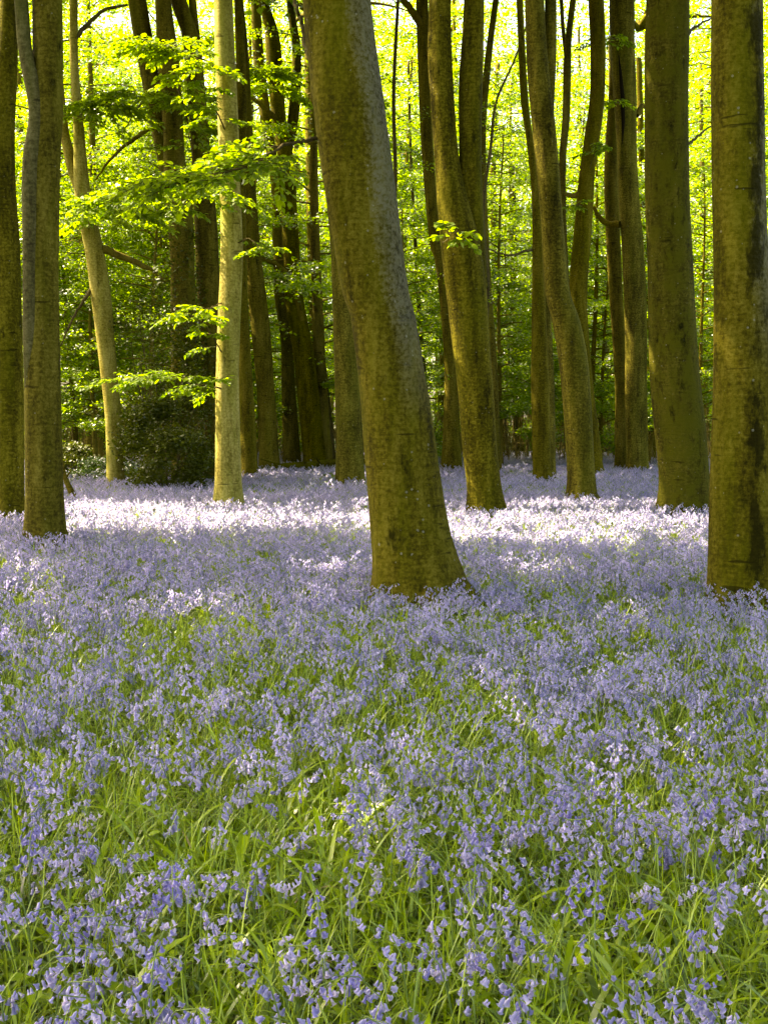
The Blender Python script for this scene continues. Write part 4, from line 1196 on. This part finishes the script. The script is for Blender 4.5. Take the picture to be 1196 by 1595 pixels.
def bluebell_parts(r, H, nb, lean, lod):
    """stem geometry and list of bells for one plant, base at the origin, nodding towards +X"""
    t = np.linspace(0, 1, 9 if lod == 0 else (6 if lod == 1 else 4))
    nod = r.uniform(0.04, 0.09)
    P = np.stack([lean * H * t ** 1.5 + nod * np.clip((t - 0.72) / 0.28, 0, 1) ** 2, r.normal(0, 0.01) * t, H * (t - 0.10 * np.clip((t - 0.8) / 0.2, 0, 1) ** 2)], -1)
    stem = Acc(); tube(stem, P, (0.0028 if lod < 2 else 0.003) * (1 - 0.5 * t), 5 if lod == 0 else 3)
    bells = []
    for k in range(nb):
        f = 0.66 + 0.34 * (k + 0.5) / nb
        q = np.array([np.interp(f, t, P[:, c]) for c in range(3)])
        a = r.normal(0, 1.25)
        out = np.array([math.cos(a), math.sin(a), 0])
        off = r.uniform(0.008, 0.026)
        top = q + out * off + np.array([0, 0, -0.002])
        d = out * r.uniform(0.25, 0.9) + np.array([0, 0, -r.uniform(0.45, 1.0)])
        sz = (1.18 - 0.45 * (k / nb)) * r.uniform(0.85, 1.12)
        bells.append(bell_geo(top, d, 0.0175 * sz, 0.0092 * sz, lod))
    return stem, bells


def proto_arrays(r, H, nb, lean, lod, bulk=1.0):
    stem, bells = bluebell_parts(r, H, nb, lean, lod)
    V, Q, T, n = [np.concatenate(stem.V)], [np.concatenate(stem.Q)], [], stem.n
    mq, mt = [np.zeros(len(Q[0]), int)], []
    tint = [np.full(stem.n, 0.5)]
    for bv, bq, bt in bells:
        c = bv.mean(0); bv = c + (bv - c) * bulk
        V.append(bv); Q.append(np.array(bq) + n); mq.append(np.ones(len(bq), int))
        if len(bt): T.append(np.array(bt) + n); mt.append(np.ones(len(bt), int))
        tint.append(np.full(len(bv), r.normal(0.5, 0.12))); n += len(bv)
    return np.concatenate(V), np.concatenate(Q), (np.concatenate(T) if T else None), np.concatenate(mq), (np.concatenate(mt) if mt else None), np.concatenate(tint)


def flower_density(x, y):
    """0..1 cover of bluebells: loose drifts near, continuous further off"""
    n = noise2(x, y, 51, 3, 0.9)
    n2 = noise2(x, y, 52, 2, 3.2)
    near = np.clip((n - 0.28) * 2.6, 0.22, 1) * (0.45 + 1.0 * n2)
    far = np.clip((n - 0.12) * 3.0, 0.32, 1) * (0.6 + 0.6 * n2)
    k = np.clip((y - 4.5) / 4.0, 0, 1)
    return near * (1 - k) + far * k


def build_bluebells():
    r = np.random.default_rng(2024)
    xs, ys = [], []
    zones = ((2.3, 6.0, 135, 0), (6.0, 9.0, 150, 0), (9.0, 15.0, 150, 1), (15.0, 26.0, 110, 2), (26.0, 62.0, 46, 2))
    big = Acc()
    cand = []
    for zi, (y0, y1, dens, lod) in enumerate(zones):
        x, y = scatter(r, y0, y1, dens)
        k = (r.uniform(0, 1, len(x)) < flower_density(x, y)) & clear_of_trunks(x, y)
        x, y = x[k], y[k]
        # drifts gather into small clusters
        if zi < 3:
            m = len(x) // 4
            ci_ = r.integers(0, m, len(x))
            g = r.uniform(0, 1, len(x)) < 0.5
            x = np.where(g, x[ci_] + r.normal(0, 0.05, len(x)), x); y = np.where(g, y[ci_] + r.normal(0, 0.06, len(y)), y)
            y = np.maximum(y, 2.3)
            k = clear_of_trunks(x, y); x, y = x[k], y[k]
        cand.append((x, y, lod, zi))
    # nearest in view become single flowers
    x0 = np.concatenate([c[0] for c in cand[:2]]); y0_ = np.concatenate([c[1] for c in cand[:2]])
    z0 = ground_z(x0, y0_)
    px, py = proj(np.stack([x0, y0_, z0 + 0.28], -1))
    vis = (px > 6) & (px < PW - 6) & (py > 0) & (py < PH - 8)
    order = np.argsort(np.where(vis, y0_, 1e9))[:300]
    single = np.zeros(len(x0), bool); single[order] = True
    # --- singles
    kinds = []
    hts = [('short', 0.24), ('', 0.30), ('tall', 0.36)]
    cols = [('deep violet', M_BELL_DEEP), ('violet-blue', M_BELL), ('pale lilac', M_BELL_PALE)]
    protos = []
    for k in range(14):
        hi = k % 3; ci = [1, 0, 1, 2, 1, 1, 0, 1, 1, 2, 1, 0, 1, 1][k]; nb = int(r.integers(8, 17)); lean = r.uniform(0.05, 0.35)
        H = hts[hi][1] * r.uniform(0.95, 1.06)
        stem, bells = bluebell_parts(r, H, nb, lean, 0)
        sm = stem.mesh('bluebell_stem', [M_STEM])
        bm_ = []
        allb = Acc()
        for bv, bq, bt in bells:
            a = Acc(); tn = np.full(len(bv), r.normal(0.5, 0.15))
            a.add(bv, bq, bt, tn); allb.add(bv, bq, bt, tn)
            bm_.append(a.mesh('bluebell_bell', [cols[ci][1]]))
        protos.append((hi, ci, nb, sm, bm_, allb.mesh('bluebell_blossom', [cols[ci][1]])))
    number = {8: 'eight', 9: 'nine', 10: 'ten', 11: 'eleven', 12: 'twelve', 13: 'thirteen', 14: 'fourteen', 15: 'fifteen', 16: 'sixteen'}
    for rank, i in enumerate(order):
        k = int(r.integers(0, len(protos)))
        hi, ci, nb, sm, bms, blossom = protos[k]
        rz = r.uniform(0, 2 * math.pi)
        side = 'right' if math.cos(rz) > 0.35 else ('left' if math.cos(rz) < -0.35 else ('backwards' if math.sin(rz) > 0 else 'forwards'))
        gx = 'lower left' if px[i] < 400 else ('lower middle' if px[i] < 800 else 'lower right')
        row = 'nearest grass' if y0_[i] < 4.2 else ('grass a little further in' if y0_[i] < 5.2 else 'edge of the thicker drift')
        lab = '%s bluebell of %s bells nodding %s, %s, %s' % ((hts[hi][0] + ' ' + cols[ci][0]).strip(), number[nb], side, gx, row)
        o = thing('bluebell', lab, 'flower', (x0[i], y0_[i], ground_z(x0[i], y0_[i])), 'single bluebells in the foreground', rz=rz)
        s = r.uniform(0.9, 1.12); o.scale = (s, s, s)
        link('stem', sm, o)
        if rank < 120:
            for b in bms: link('bell', b, o)
        else:
            link('blossom', blossom, o)
    # --- the rest, one object
    nvar = 14
    for ci, (lodv) in enumerate((0, 1, 2)):
        pr = []
        for k in range(nvar):
            H = r.uniform(0.24, 0.37)
            nb = int(r.integers(9, 16)) if lodv < 2 else int(r.integers(7, 10))
            pr.append(proto_arrays(r, H, nb, r.uniform(0.03, 0.3), lodv if lodv else 1, 1.0) if lodv < 2 else proto_arrays(r, H, nb, r.uniform(0.03, 0.3), 2, 1.55))
        for (x, y, lod, zi) in cand:
            if lod != lodv: continue
            if zi < 2:
                m0 = 0 if zi == 0 else len(cand[0][0])
                keep = ~single[m0:m0 + len(x)]
                x, y = x[keep], y[keep]
            kk = r.integers(0, nvar, len(x))
            for v in range(nvar):
                sel = kk == v
                xx, yy = x[sel], y[sel]; n = len(xx)
                if not n: continue
                V, Q, T, mq, mt, tn = pr[v]
                a = r.uniform(0, 2 * np.pi, n); s = r.uniform(0.8, 1.15, n)
                if zi == 4: s = s * 1.12
                ca, sa = np.cos(a) * s, np.sin(a) * s
                X = xx[:, None] + ca[:, None] * V[None, :, 0] - sa[:, None] * V[None, :, 1]
                Y = yy[:, None] + sa[:, None] * V[None, :, 0] + ca[:, None] * V[None, :, 1]
                Z = ground_z(xx, yy)[:, None] + s[:, None] * V[None, :, 2] * r.uniform(0.85, 1.12, n)[:, None]
                VV = np.stack([X, Y, Z], -1).reshape(-1, 3)
                m = len(V); off = (np.arange(n) * m)[:, None, None]
                big.V.append(VV)
                big.Q.append((off + Q[None]).reshape(-1, 4) + big.n); big.mq.append(np.tile(mq, n))
                if T is not None:
                    big.T.append((off + T[None]).reshape(-1, 3) + big.n); big.mt.append(np.tile(mt, n))
                big.tint.append((tn[None, :] + r.normal(0, 0.2, n)[:, None]).ravel())
                big.n += n * m
    print('bluebell field: %d verts' % big.n)
    o = link('bluebell_carpet', big.mesh('bluebell_carpet', [M_STEM, M_BELL]))
    o['kind'] = 'stuff'; o['label'] = 'carpet of violet bluebells spreading under the beeches'; o['category'] = 'flowers'


build_bluebells()
print('background trees', cnt)
